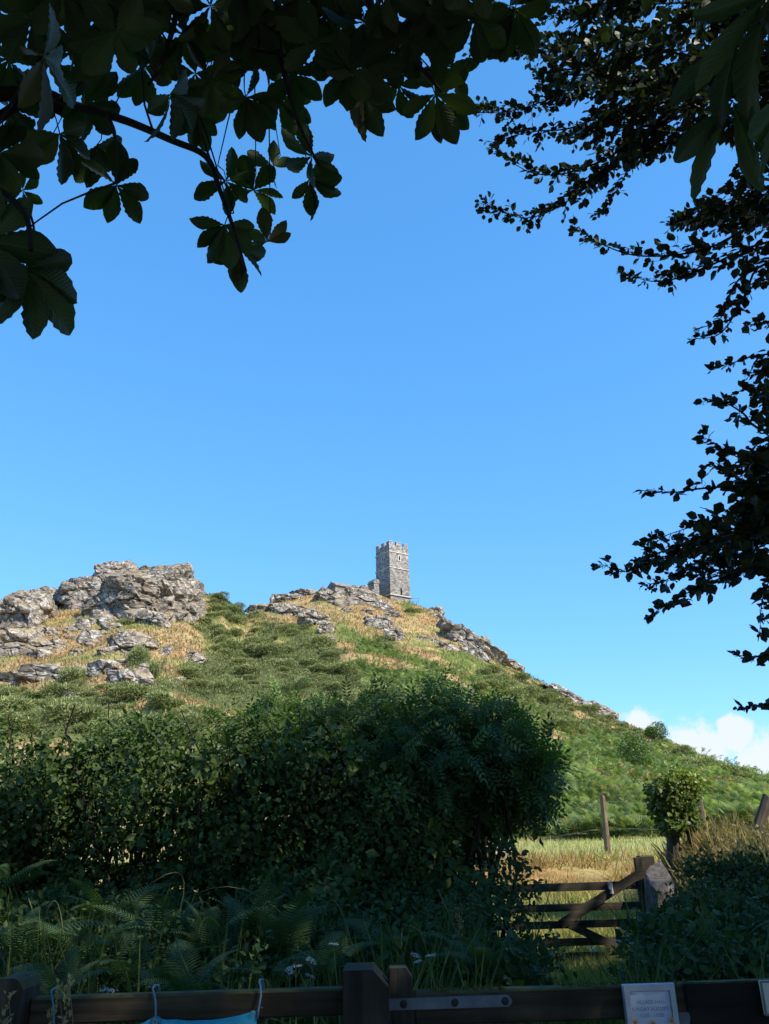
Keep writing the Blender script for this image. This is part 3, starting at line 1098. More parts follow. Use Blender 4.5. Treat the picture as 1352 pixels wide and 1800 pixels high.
# ------------------------------------------------------------------ gorse
def gorse_mesh(name, seed, mat, spikes=3000, flat=0.62):
    r = np.random.default_rng(seed)
    lumps = [(np.array([r.uniform(-.55, .55), r.uniform(-.5, .5), r.uniform(0.12, .40)]), r.uniform(.3, .52)) for _ in range(8)]
    P, D, R = [], [], []
    for c, rr in lumps:
        n = spikes // 8
        v = unit(r.normal(size=(n, 3)) + np.array([0, 0, .25]))
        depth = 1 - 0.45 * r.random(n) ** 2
        p = c + v * rr * depth[:, None] * np.array([1, 1, .85])
        P.append(p)
        D.append(unit(v + r.normal(size=(n, 3)) * .55 + np.array([0, 0, .35])))
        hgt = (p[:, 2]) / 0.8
        R.append(np.clip(0.17 + 0.46 * hgt + 0.30 * (depth - .8) / .2 + r.normal(size=n) * .16, 0, .97))  # upper and outer spines lighter: sunlit tops and shaded bottoms painted into the tone
    P, D, R = np.concatenate(P), np.concatenate(D), np.concatenate(R)
    keep = P[:, 2] > -0.05
    P, D, R = P[keep], D[keep], R[keep]
    n = len(P)
    N = unit(rng.normal(size=(n, 3)))
    return leafmesh(name, mat, [(T_SPIKE, P, D, N, r.uniform(.07, .15, n), R, 1.7)])


GM = [gorse_mesh('gorse_foliage', 40 + k, GORSE) for k in range(6)]
DM = [gorse_mesh('dead_gorse_foliage', 60 + k, OCHRE, 900) for k in range(3)]


def ground_points(poly, n, dmin=0.0, minD=34):
    """points on the hill spread evenly over a part of the photo"""
    xs = [p[0] for p in poly]
    ys = [p[1] for p in poly]
    out = []
    tries = 0
    while len(out) < n and tries < n * 30:
        tries += 1
        px, py = random.uniform(min(xs), max(xs)), random.uniform(min(ys), max(ys))
        if not inpoly(np.array([px]), np.array([py]), poly)[0]:
            continue
        if dmin and any((px - q[0]) ** 2 + ((py - q[1]) * 1.6) ** 2 < dmin ** 2 for q in out):
            continue
        h = hit(px, py, minD)
        if h is None:
            continue
        out.append((px, py, h))
    return out


GORSE_AREAS = [
    ('dark green gorse bush on the slope below the left crags', 'gorse bushes below the left crags', [(0, 1215), (110, 1192), (215, 1215), (335, 1170), (360, 1200), (400, 1300), (0, 1300)], 62, (1.2, 2.3)),
    ('gorse bush packed into the gap right of the great left crag', 'gorse bushes in the skyline gap', [(360, 1048), (398, 1050), (436, 1086), (480, 1110), (470, 1150), (375, 1145), (352, 1100)], 34, (1.0, 2.0)),
    ('gorse bush on the mid slope below the summit ledges', 'gorse bushes below the summit', [(440, 1100), (540, 1110), (590, 1148), (650, 1185), (780, 1230), (860, 1290), (400, 1290), (390, 1170)], 84, (1.0, 2.1)),
    ('gorse bush on the long ridge falling to the right', 'gorse bushes on the right ridge', [(850, 1182), (920, 1196), (1000, 1236), (1090, 1272), (1160, 1304), (1260, 1350), (1352, 1382), (1352, 1394), (1240, 1368), (1120, 1322), (1000, 1290), (900, 1262), (830, 1215)], 90, (1.1, 2.2)),
]
_gn = 0
for lab, grp, poly, cnt, (s0, s1) in GORSE_AREAS:
    for (px, py, D) in ground_points(poly, cnt, 7):
        p = at(px, py, D)
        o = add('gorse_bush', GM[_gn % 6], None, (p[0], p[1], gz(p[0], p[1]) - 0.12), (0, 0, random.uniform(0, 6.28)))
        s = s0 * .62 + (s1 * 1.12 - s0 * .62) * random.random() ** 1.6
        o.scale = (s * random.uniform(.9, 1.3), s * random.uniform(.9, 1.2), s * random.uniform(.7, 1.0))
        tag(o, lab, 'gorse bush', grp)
        _gn += 1
SINGLE = [
    (682, 1138, 1.25, 1.7, 'upright dark gorse bush alone on the dry slope under the dark crag', 'gorse bush'),
    (125, 1197, 1.9, 1.3, 'broad gorse bush growing on the lowest left slabs', 'gorse bush'),
    (243, 1160, 1.5, 1.6, 'dark gorse bush between the ledges under the great crag', 'gorse bush'),
    (258, 1185, 1.6, 1.4, 'gorse bush hanging below the ledges under the great crag', 'gorse bush'),
    (215, 1092, 1.4, 0.9, 'low green bush at the foot of the great crag', 'gorse bush'),
    (185, 1172, 0.7, 0.8, 'small gorse tuft on the long low slabs at left', 'gorse bush'),
    (388, 1046, 1.0, 1.2, 'wind-bent shrub on the skyline just right of the great crag', 'shrub'),
    (808, 1097, 1.2, 0.9, 'green bush capping the right skyline crag', 'shrub'),
    (725, 1070, 1.8, 0.7, 'low green shrub on the grass below the tower foot', 'shrub'),
    (288, 1020, 1.0, 1.6, 'green plants growing in the cleft of the great crag', 'shrub'),
    (1335, 1374, 1.2, 1.0, 'dark gorse clump on the skyline at the right edge', 'gorse bush'),
    (1258, 1345, 1.2, 0.8, 'rounded gorse clump nearest the right end of the ridge', 'gorse bush'),
    (1225, 1338, 1.0, 0.9, 'ragged gorse clump sticking up on the right ridge', 'gorse bush'),
]
for k, (px, py, s, hz, lab, cat) in enumerate(SINGLE):
    h = hit(px, py + 6) or hit(px, py + 16) or 140
    p = at(px, py + 6, h)
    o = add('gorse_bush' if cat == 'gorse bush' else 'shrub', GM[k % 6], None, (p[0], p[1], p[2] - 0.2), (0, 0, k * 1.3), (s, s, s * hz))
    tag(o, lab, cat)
for k, (px, py, s, lab) in enumerate([(1030, 1374, 0.85, 'round dead brown gorse bush in the bracken right of the ash tree'), (1085, 1405, 0.65, 'pale dead brush in the bracken beside the middle fence post'),
                                      (1275, 1382, 0.9, 'sprawling dead gorse bush below the right end of the ridge'), (1080, 1322, 0.8, 'dead brown gorse bush high in the bracken on the right'),
                                      (1300, 1392, 0.55, 'low patch of rusty dead gorse near the right edge'), (985, 1400, 0.45, 'small dead brush patch in bracken beside the ash tree')]):
    h = hit(px, py + 8) or 90
    p = at(px, py + 8, h)
    tag(add('dead_bush', DM[k % 3], None, (p[0], p[1], gz(p[0], p[1]) + .25), (0, 0, k), (s * 1.9, s * 1.4, s * 1.25)), lab, 'bush')
# two small trees on the hillside
TREEL = leaf_mat('hill_tree_leaves', (0.05, 0.09, 0.02), (0.15, 0.22, 0.05), 0.3)


def small_tree(px, py, hgt, wid, lab, seed):
    r = np.random.default_rng(seed)
    h = hit(px, py) or 110
    p = at(px, py, h)
    root = empty('tree', (p[0], p[1], gz(p[0], p[1]) - 0.1))
    tag(root, lab, 'tree')
    mb = MB()
    mb.tube([(0, 0, 0), (.05, 0, hgt * .4), (0, .05, hgt * .8)], [.09, .06, .02])
    for k in range(6):
        a = k * 1.1
        mb.tube([(0, 0, hgt * (.25 + .08 * k)), (math.cos(a) * wid * .4, math.sin(a) * wid * .4, hgt * (.45 + .08 * k))], [.04, .012], 5)
    mb.build('trunk', BARK, root)
    n = 1500
    v = unit(r.normal(size=(n, 3)))
    rr = r.random(n) ** .4
    lump = 0.75 + 0.5 * vnoise(v * 2.2 + seed, seed)
    P = v * (rr * lump)[:, None] * np.array([wid / 2, wid / 2, hgt * .45]) + np.array([0, 0, hgt * .58])
    me = leafmesh('crown', TREEL, [(T_LEAF2, P, unit(v + r.normal(size=(n, 3)) * .8), rdir(n), r.uniform(.14, .26, n), np.clip(r.normal(size=n) * .2 + .2 + .6 * rr * (v[:, 2] * .3 + .7), 0, .95))])
    add('crown', me, root)


small_tree(1120, 1356, 3.4, 2.9, 'small rounded green tree in the bracken on the right slope', 5)
small_tree(1160, 1310, 2.9, 2.4, 'small tree on the skyline of the right ridge', 6)
small_tree(1145, 1300, 1.7, 1.5, 'lower sapling beside the small tree on the right ridge', 8)

# ------------------------------------------------------------------ bracken, scrub mass and hill grass (nobody could count them)


def field_scatter(n, rmin, rmax, amin, amax, seed, power=1.0):
    r = np.random.default_rng(seed)
    a = np.radians(r.uniform(amin, amax, n))
    d = rmin + (rmax - rmin) * r.random(n) ** power
    x, y = d * np.sin(a), d * np.cos(a)
    return x, y, zfun(x, y), d, r


F_NEAR = merge_tpl([frond_tpl(7, .30, .32, 0)])
F_FAR = frond_tpl(4, .30, .36, 0)
x, y, z, d, r = field_scatter(150000, 33, 112, -2, 31, 71, 1.25)
g_, b_ = cover(x, y, z)
edge = (d < 36) & (x > 6)
k = (b_ > 0.5) | ((g_ > .5) & (r.random(len(x)) < .25)) | (edge & (r.random(len(x)) < .6))
x, y, z, d = x[k][:30000], y[k][:30000], z[k][:30000], d[k][:30000]
n = len(x)
a = r.uniform(0, 6.28, n)
D = np.stack([np.cos(a), np.sin(a), r.uniform(.1, 1.1, n)], 1)
N = unit(np.stack([r.normal(size=n) * .5, r.normal(size=n) * .5 - .35, np.ones(n)], 1))
pn = fbm2(x, y, .5, 3, 77)
P = np.stack([x, y, z + r.uniform(.1, .4, n) + np.clip(pn - .4, 0, 1) * 1.6], 1)
rn_ = np.clip(.1 + 1.5 * (pn - .35) + .5 * (fbm2(x, y, .12, 3, 79) - .5) + r.normal(size=n) * .2, 0, 1)
rn_ = np.where(r.random(n) < .97, np.minimum(rn_, .94), 1.0)
s_ = r.uniform(.35, .8, n)
nr_ = d < 60
me = leafmesh('bracken', BRACK, [(F_NEAR, P[nr_], D[nr_], N[nr_], s_[nr_], rn_[nr_]), (F_FAR, P[~nr_], D[~nr_], N[~nr_], s_[~nr_] * 1.15, rn_[~nr_])])
tag(add('bracken', me), 'bright green bracken covering the lower right slope of the tor', 'bracken', kind='stuff')

# low scrub filling the gorse belt
x, y, z, d, r = field_scatter(330000, 60, 152, -28, 29, 72)
g_, b_ = cover(x, y, z)
k = g_ > .5
x, y, z = x[k][:95000], y[k][:95000], z[k][:95000]
n = len(x)
hump = fbm2(x, y, .55, 3, 91)
P = np.stack([x, y, z + np.clip((hump - .35) * 2.0, 0, 1) * r.uniform(.3, 1.0, n)], 1)
D = unit(r.normal(size=(n, 3)) * .6 + np.array([0, -.25, .8]))
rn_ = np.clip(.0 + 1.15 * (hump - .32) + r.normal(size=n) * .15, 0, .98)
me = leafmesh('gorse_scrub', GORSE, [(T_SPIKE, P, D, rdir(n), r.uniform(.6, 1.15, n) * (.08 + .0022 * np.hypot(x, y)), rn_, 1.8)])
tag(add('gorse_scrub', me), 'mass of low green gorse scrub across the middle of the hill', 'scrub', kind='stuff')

# greener mixed growth in the bracken areas high on the hill, and dry grass tufts elsewhere
x, y, z, d, r = field_scatter(110000, 40, 152, -28, 29, 73)
g_, b_ = cover(x, y, z)
tone = fbm2(x, y, .23, 4, 11)
high = (b_ > .5) & (d > 100)
dry = (g_ < .5) & (b_ < .5)


def tufts(sel, cap, smin, smax, seed, wide=2.2):
    xs, ys, zs = x[sel][:cap], y[sel][:cap], z[sel][:cap]
    n = len(xs)
    rr = np.random.default_rng(seed)
    D = unit(rr.normal(size=(n, 3)) * .45 + np.array([-.1, -.1, 1]))
    return (T_BLADE, np.stack([xs, ys, zs - .03], 1), D, unit(rr.normal(size=(n, 3)) + np.array([0, -1.5, .3])), rr.uniform(smin, smax, n), np.clip(rr.normal(size=n) * .2 + .5, 0, .95), wide * 2)


tag(add('hill_grass', leafmesh('hill_grass', STRAW, [tufts(dry & (tone > .44), 36000, .25, .6, 1)])), 'straw coloured grass tufts over the upper slopes', 'grass', kind='stuff')
tag(add('green_hill_grass', leafmesh('green_hill_grass', HEATHM, [tufts(dry & (tone <= .44), 14000, .25, .55, 2), tufts(high, 9000, .3, .7, 3)])), 'greener grass in hollows on the upper hill', 'grass', kind='stuff')
tag(add('rusty_hill_growth', leafmesh('rusty_hill_growth', OCHRE, [tufts(dry & (tone > .60), 5000, .2, .45, 4)])), 'rusty dead growth in patches on the upper hill', 'grass', kind='stuff')
# ------------------------------------------------------------------ pasture, bank and verge grass


def blades(name, mat, x, y, smin, smax, lean, seed, wide=1.0, zoff=-0.02, rmean=.5, rsd=.22):
    r = np.random.default_rng(seed)
    n = len(x)
    z = zfun(x, y)
    D = unit(r.normal(size=(n, 3)) * lean + np.array([0, 0, 1.0]))
    me = leafmesh(name, mat, [(T_BLADE, np.stack([x, y, z + zoff], 1), D, unit(r.normal(size=(n, 3)) + np.array([0, -1.2, .2])), r.uniform(smin, smax, n), np.clip(r.normal(size=n) * rsd + rmean, 0, .95), wide)])
    return add(name, me)


r = np.random.default_rng(301)
n = 26000
x, y = r.uniform(-9, 8, n), 11.9 + 4.0 * r.random(n)
k = ~((y < 12.4) & (x < 1.6)) & (x < 3.9)
MEAD = leaf_mat('meadow_blades', (0.20, 0.19, 0.065), (0.55, 0.47, 0.22), .35, .7, .1)
k &= fbm2(x, y, .8, 3, 19) + r.normal(size=n) * .08 > .33
tag(blades('meadow_grass', MEAD, x[k], y[k], .08, .32, .4, 1, 1.1), 'sunlit seeding grass just behind the field gate', 'grass', kind='stuff')
n = 9000
x, y = r.uniform(1.0, 3.6, n), r.uniform(11.6, 14.2, n)
tag(blades('gate_meadow_grass', MEAD, x, y, .06, .22, .45, 12, .9), 'pale seeding grass seen between the bars of the field gate', 'grass', kind='stuff')
n = 230                                              # tussocks on the bank, each a fountain of blades
tx_, ty_ = r.uniform(-9, 7.5, n), r.uniform(15.0, 18.0, n)
ty_ = ty_ - (fbm2(tx_, ty_, .45, 3, 5) - .5) * 2.0
tk = np.repeat(np.arange(n), 70)
x, y = tx_[tk] + r.normal(size=len(tk)) * .16, ty_[tk] + r.normal(size=len(tk)) * .12
bmask = (fbm2(x, y, .35, 2, 88) > .46) | (x < 3.2)
tag(blades('bank_grass', leaf_mat('bank_straw', (0.22, 0.14, 0.06), (0.56, 0.39, 0.19), .3, .7, .1), x[bmask], y[bmask], .14, .40, .75, 2, .9), 'rusty drooping dry grass on the short bank behind the gate', 'grass', kind='stuff')
n = 22000
x, y = r.uniform(-14, 16, n), 17.6 + 16.5 * r.random(n)
tag(blades('pasture_grass', leaf_mat('pasture_blades', (0.26, 0.27, 0.10), (0.56, 0.53, 0.25), .3, .7, .1), x, y, .07, .2, .5, 3, 2.6), 'short pale pasture grass in a strip beyond the bank', 'grass', kind='stuff')
n = 17000
x, y = r.uniform(-4.5, 4.5, n), 3.0 + 6.5 * r.random(n) ** 1.15
tag(blades('verge_grass', GRASS, x, y, .12, .38, .38, 4, .9), 'green shaded grass on the verge behind the timber rails', 'grass', kind='stuff')
n = 9000
x, y = r.uniform(1.2, 3.3, n), r.uniform(8.5, 12.2, n)
tag(blades('gateway_grass', HEATHM, x, y, .06, .2, .5, 5, 1.0), 'short trodden grass in the field gateway', 'grass', kind='stuff')

# ------------------------------------------------------------------ hedge and undergrowth foliage
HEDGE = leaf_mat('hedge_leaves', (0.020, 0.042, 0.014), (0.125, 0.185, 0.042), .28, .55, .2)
ASHL = leaf_mat('ash_leaflets', (0.022, 0.055, 0.018), (0.17, 0.25, 0.06), .32, .5, .22)
BRAM = leaf_mat('bramble_leaves', (0.018, 0.042, 0.014), (0.08, 0.12, 0.034), .25, .6, .15, (0.20, 0.11, 0.04))
FERNM = leaf_mat('fern_fronds', (0.028, 0.058, 0.022), (0.075, 0.115, 0.04), .25, .6, .15)
IVY = leaf_mat('ivy_leaves', (0.018, 0.045, 0.014), (0.34, 0.40, 0.06), .3, .42, .3)
TWIG = wood_mat('dark_twigs', (0.025, 0.02, 0.017), (0.07, 0.055, 0.045), 'Z')


def blob_leaves(blobs, n, seed, size, tpl=T_LEAF6, shell=.35, up=.35, freq=2.6, amp=.35, front=0.0):
    """leaves through a union of lumpy ellipsoids (centre, radii); most sit near the outside"""
    r = np.random.default_rng(seed)
    C = np.array([b[0] for b in blobs])
    A = np.array([b[1] for b in blobs])
    w = (A[:, 0] * A[:, 2])
    w = w / w.sum()
    i = r.choice(len(blobs), n, p=w)
    v = unit(r.normal(size=(n, 3)) - np.array([0, front, 0]))
    lump = 1 - amp + 2 * amp * fbm(v * freq + C[i] * 1.7, 3, seed)
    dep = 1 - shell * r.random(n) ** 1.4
    P = C[i] + v * A[i] * (lump * dep)[:, None]
    d = unit(v * .7 + r.normal(size=(n, 3)) * .7 + np.array([0, 0, -.25]))
    N = unit(v * .8 + r.normal(size=(n, 3)) * .5 + np.array([0, -.2, up]))
    clump = fbm(P * 2.2, 3, seed + 3)
    tone = r.normal(size=len(blobs)) * .13            # each bush and bough has its own shade and leaf size
    big_ = np.clip(1 + r.normal(size=len(blobs)) * .18, .6, 1.5)
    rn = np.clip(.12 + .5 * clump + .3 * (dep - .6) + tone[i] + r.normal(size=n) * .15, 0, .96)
    return (tpl, P, d, N, r.uniform(size * .65, size * 1.3, n) * big_[i], rn)


def hollow(st, seed, freq=1.4, cut=.445, soft=.05):
    """drop leaves in pockets so the dark inside shows"""
    P = st[1]
    keep = fbm(P * np.array([1, .6, 1]) * freq, 3, seed) + rng.normal(size=len(P)) * soft > cut
    return tuple(a[keep] if isinstance(a, np.ndarray) and len(a) == len(P) else a for a in st)


def stems(mb, pts0, pts1, n, r0, seed):
    r = np.random.default_rng(seed)
    for _ in range(n):
        t = r.random()
        a = np.array(pts0[0]) + (np.array(pts0[1]) - np.array(pts0[0])) * t + r.normal(size=3) * [.1, .2, 0]
        b = np.array(pts1[0]) + (np.array(pts1[1]) - np.array(pts1[0])) * np.clip(t + r.normal() * .08, 0, 1) + r.normal(size=3) * [.2, .4, .25]
        m = (a + b) / 2 + r.normal(size=3) * .15
        mb.tube([a, m, b], [r0, r0 * .7, r0 * .25], 5, False)


# the long hedge: hawthorn and hazel
hb = []
r = np.random.default_rng(41)
for k in range(62):
    px = -230 + k * 17 + r.uniform(-15, 15)
    top = 1312 + 24 * math.sin(px * .021) + 16 * math.sin(px * .057 + 1) + r.uniform(-34, 34) + (20 if px < 30 else 0) + max(0, px - 560) * .25
    for q in range(4):
        py = top + 36 + q * 76 + r.uniform(-25, 25)
        if px > (700, 760, 800, 800)[q]:
            continue
        p = at(px + r.uniform(-15, 15), py, 9.5 + r.uniform(-.6, .5))
        hb.append((p, (r.uniform(.22, .46), r.uniform(.4, .75), r.uniform(.22, .44))))
for k in range(34):
    px = r.uniform(330, 800)
    hb.append((at(px, r.uniform(1470, 1560), 9.2 + r.uniform(-.4, .3)), (r.uniform(.2, .36), .4, r.uniform(.18, .3))))
hedge = empty('hedge', (-3, 9.4, .5))
tag(hedge, 'tall dense mixed hedge filling the left half behind the rails', 'hedge')
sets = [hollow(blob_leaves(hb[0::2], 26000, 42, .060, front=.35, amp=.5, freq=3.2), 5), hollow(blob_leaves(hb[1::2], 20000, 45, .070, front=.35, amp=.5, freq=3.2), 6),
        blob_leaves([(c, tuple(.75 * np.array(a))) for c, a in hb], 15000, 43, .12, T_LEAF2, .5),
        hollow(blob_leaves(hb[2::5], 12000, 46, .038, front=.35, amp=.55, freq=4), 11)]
# loose shoots along the top
r = np.random.default_rng(47)
SP, SD, SN = [], [], []
for k in range(150):
    px = r.uniform(-60, 620)
    b0 = at(px, 1316 + r.uniform(-22, 40), 9.3 + r.uniform(-.4, .4))
    L = r.uniform(.1, .1 + .55 * r.random() ** 2 + .05)
    ax = unit(np.array([[r.normal() * .3, r.normal() * .3, 1.0]]))[0]
    for i in range(int(L / .03)):
        t = (i + 1) * .03
        SP.append(b0 + ax * t)
        a = i * 2.4 + k
        SD.append(unit(np.array([[math.cos(a), math.sin(a), .6]]))[0])
        SN.append([r.normal() * .4, -.3 + r.normal() * .4, 1])
SP, SD, SN = np.array(SP), np.array(SD), unit(np.array(SN))
sets.append((T_LEAF6, SP, SD, SN, r.uniform(.04, .075, len(SP)), np.clip(r.normal(size=len(SP)) * .18 + .62, 0, .96)))
# thin the leaves where daylight shows through low on the left
gapc = at(245, 1505, 9.2)
sets2 = []
for st in sets:
    P = st[1]
    gpx, gpy = proj(P)
    gap = np.exp(-(((gpx - 250) / 110) ** 2 + ((gpy - 1505) / 22) ** 2))
    keep = rng.random(len(P)) > gap * .80
    sets2.append(tuple(a[keep] if isinstance(a, np.ndarray) and len(a) == len(P) else a for a in st))
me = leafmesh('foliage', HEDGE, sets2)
me.transform(Matrix.Translation((3, -9.4, -.5)))
tag(add('foliage', me, hedge), kind='stuff')
mb = MB()
stems(mb, ((-6.5, 9.5, .3), (1.2, 9.6, .4)), ((-6.5, 9.5, 2.6), (1.2, 9.6, 2.6)), 120, .03, 44)
me = mb.mesh('stems', TWIG)
me.transform(Matrix.Translation((3, -9.4, -.5)))
add('stems', me, hedge)

# the young ash growing out of the hedge
def pinnate(pairs=5):
    V, F = [], []
    for i in range(pairs + 1):
        t = .18 + .82 * i / pairs
        c = np.array([0, t, -.18 * t * t])
        for sgn in ((-1, 1) if i < pairs else (0,)):
            d = unit1(np.array([sgn * .95, .55 if sgn else 1.0, -.12]))
            s = np.cross(d, [0, 0, 1])
            L = .30 - .05 * abs(t - .6)
            b = len(V)
            V += [c, c + d * L * .5 + s * L * .19, c + d * L + np.array([0, 0, -.04]), c + d * L * .5 - s * L * .19]
            F += [[b, b + 1, b + 2], [b, b + 2, b + 3]]
    b = len(V)
    V += [np.array([-.006, 0, 0]), np.array([.006, 0, 0]), np.array([0, 1, -.18])]
    F += [[b, b + 1, b + 2]]
    return np.array(V), np.array(F)


T_ASH = pinnate()
ab = [(790, 1335, 150, 105), (660, 1325, 165, 105), (868, 1355, 88, 70), (525, 1310, 130, 85), (665, 1440, 165, 75), (475, 1262, 58, 55), (770, 1240, 42, 50), (915, 1378, 46, 44), (590, 1250, 55, 45),
      (690, 1245, 48, 42), (868, 1262, 50, 42), (925, 1330, 36, 36), (850, 1410, 70, 40), (790, 1440, 70, 40), (430, 1275, 45, 40)]
abw = []
for (px, py, hw, hh) in ab:
    k = 10 / FOC * 1.04
    py = py + 16 if py < 1340 else py
    abw.append((at(px, py, 10.1), (hw * k, min(.95, .25 + hw * k * .7), hh * k)))
ash = empty('ash_tree', (.4, 10.1, .5))
tag(ash, 'bushy young ash tree with feathery leaves rising above the hedge', 'tree')
sa = hollow(blob_leaves(abw, 8600, 51, .24, T_ASH, .45, .5, 3.0, .5, .3), 15, 1.5, .45)
# shoots that stand up from the crown
SP, SD = [], []
for (px, py, L) in ((770, 1186, .42), (490, 1212, .35), (600, 1226, .3), (690, 1214, .28), (868, 1232, .26), (925, 1262, .25), (735, 1222, .25), (810, 1226, .25), (440, 1248, .25), (550, 1236, .22), (900, 1240, .3), (640, 1232, .35), (715, 1228, .35), (520, 1236, .35), (850, 1226, .35), (948, 1290, .3), (965, 1330, .25), (790, 1212, .4), (750, 1206, .4), (575, 1222, .35), (460, 1232, .3)):
    tip = at(px, py, 10.0)
    for i in range(13):
        SP.append(tip + np.array([0, 0, -.12 - L * (i / 11.0)]) + rng.normal(size=3) * .012)
        a = i * 2.4 + px
        SD.append([math.cos(a) * (.35 + .05 * i), math.sin(a) * (.35 + .05 * i), .85 - .05 * i])
SP, SD = np.array(SP), np.array(SD)
me = leafmesh('foliage', ASHL, [sa, (T_ASH, SP, SD, unit(rng.normal(size=SP.shape) * .3 + np.array([0, -.6, .8])), rng.uniform(.18, .29, len(SP)), np.clip(rng.normal(size=len(SP)) * .15 + .5, 0, .95)),
                                blob_leaves([(c, tuple(.75 * np.array(a_))) for c, a_ in abw], 7000, 52, .10, T_LEAF2, .6)])
me.transform(Matrix.Translation((-.4, -10.1, -.5)))
tag(add('foliage', me, ash), kind='stuff')
mb = MB()
for k, (px, py) in enumerate(((500, 1280), (600, 1290), (700, 1270), (770, 1230), (850, 1300), (930, 1370), (880, 1420))):
    e = at(px, py, 10.1)
    b0 = np.array([.2 + .12 * k, 10.0, .4])
    mb.tube([b0, b0 * .55 + e * .45 + np.array([0, 0, .15]), e], [.045, .03, .01], 6, False)
mb.tube([(.5, 10.1, .3), (.55, 10.1, 1.2), (.6, 10.1, 2.2)], [.09, .07, .03], 8)
me = mb.mesh('trunk', BARK)
me.transform(Matrix.Translation((-.4, -10.1, -.5)))
add('trunk', me, ash)

# tangled undergrowth in front of the hedge: bramble, nettle and goosegrass
ub = []
r = np.random.default_rng(61)
for k in range(150):
    t = r.random()
    py = 1560 + 175 * t + r.uniform(-15, 15)
    lim = 905 + 60 * min(1, max(0, (py - 1560) / 110))
    px = r.uniform(-120, lim - 70)
    D = 8.7 - 2.6 * t + r.uniform(-.3, .3)
    ub.append((at(px, py, D), (r.uniform(.14, .38), r.uniform(.2, .4), r.uniform(.10, .27))))
for px, py in ((890, 1515), (912, 1550), (905, 1585), (922, 1612), (938, 1650), (868, 1500), (935, 1690), (840, 1540), (965, 1690), (925, 1572), (880, 1560)):
    ub.append((at(px, py, 9.2 - (py - 1500) * .008), (.22, .25, .2)))
under = empty('bramble_thicket', (-1, 7.5, .3))
tag(under, 'dark tangle of bramble and nettle in front of the hedge', 'bramble')
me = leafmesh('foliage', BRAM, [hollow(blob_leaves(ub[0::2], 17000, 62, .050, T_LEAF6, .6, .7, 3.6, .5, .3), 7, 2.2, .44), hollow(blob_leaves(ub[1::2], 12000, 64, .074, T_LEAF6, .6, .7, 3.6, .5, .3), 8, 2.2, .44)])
me.transform(Matrix.Translation((1, -7.5, -.3)))
tag(add('foliage', me, under), kind='stuff')
mb = MB()
for k in range(45):
    p = at(r.uniform(-40, 960), r.uniform(1580, 1740), r.uniform(6.2, 8.2))
    q = p + np.array([r.normal() * .25, r.normal() * .2 - .1, r.uniform(.1, .3)])
    e = q + np.array([r.normal() * .3, -.1, -r.uniform(.05, .3)])
    t_ = np.linspace(0, 1, 9)[:, None]
    c3 = (1 - t_) ** 2 * (p - [0, 0, .25]) + 2 * t_ * (1 - t_) * (q + [0, 0, .15]) + t_ ** 2 * e
    mb.tube(c3, np.linspace(.004, .0015, 9), 4, False)
me = mb.mesh('stems', plain_mat('green_brown_stems', (.10, .11, .05), .7))
me.transform(Matrix.Translation((1, -7.5, -.3)))
tag(add('stems', me, under), kind='stuff')

# right-hand bank: bramble and fern below, bleached grass on top
rb = []
for k in range(95):
    t = r.random()
    py = 1525 + 185 * t
    left = np.interp(py, [1500, 1560, 1600, 1630, 1660, 1710], [1190, 1170, 1135, 1105, 1095, 1095])
    px = r.uniform(left + 45, 1480)
    D = 11.0 - 4.2 * t - r.uniform(0, .5)
    rb.append((at(px, py, D), (r.uniform(.16, .38), r.uniform(.2, .4), r.uniform(.12, .26))))
rbr = empty('bramble_thicket', (4, 9, .8))
tag(rbr, 'dark bramble and fern tangle on the bank right of the field gate', 'bramble')
me = leafmesh('foliage', BRAM, [hollow(blob_leaves(rb[0::2], 12000, 63, .052, T_LEAF6, .6, .7, 3.6, .5, .3), 9, 2.2, .44), hollow(blob_leaves(rb[1::2], 9000, 65, .072, T_LEAF6, .6, .7, 3.6, .5, .3), 10, 2.2, .44)])
me.transform(Matrix.Translation((-4, -9, -.8)))
tag(add('foliage', me, rbr), kind='stuff')
n = 15000
x, y = r.uniform(3.7, 8.5, n), r.uniform(10.2, 13.6, n)
k = x > 3.5 + .25 * (13 - y)
tag(blades('bleached_bank_grass', leaf_mat('bleached_blades', (0.16, 0.12, 0.06), (0.50, 0.40, 0.22), .3, .7, .1), x[k], y[k], .25, .62, .55, 6, .9), 'bleached arching grass on top of the bank at right', 'grass', kind='stuff')
n = 2600
x, y = r.uniform(3.8, 7, n), r.uniform(11.0, 13.2, n)
z = zfun(x, y) + r.uniform(.05, .5, n)
me = leafmesh('bank_top_bramble', leaf_mat('reddened_bramble', (.05, .06, .02), (.26, .16, .07), .3), [(T_LEAF6, np.stack([x, y, z], 1), rdir(n), unit(r.normal(size=(n, 3)) * .6 + [0, -.3, 1]), r.uniform(.05, .09, n), r.random(n) * .95)])
tag(add('bank_top_bramble', me), 'reddish bramble leaves among the bleached grass on the right bank', 'bramble', kind='stuff')

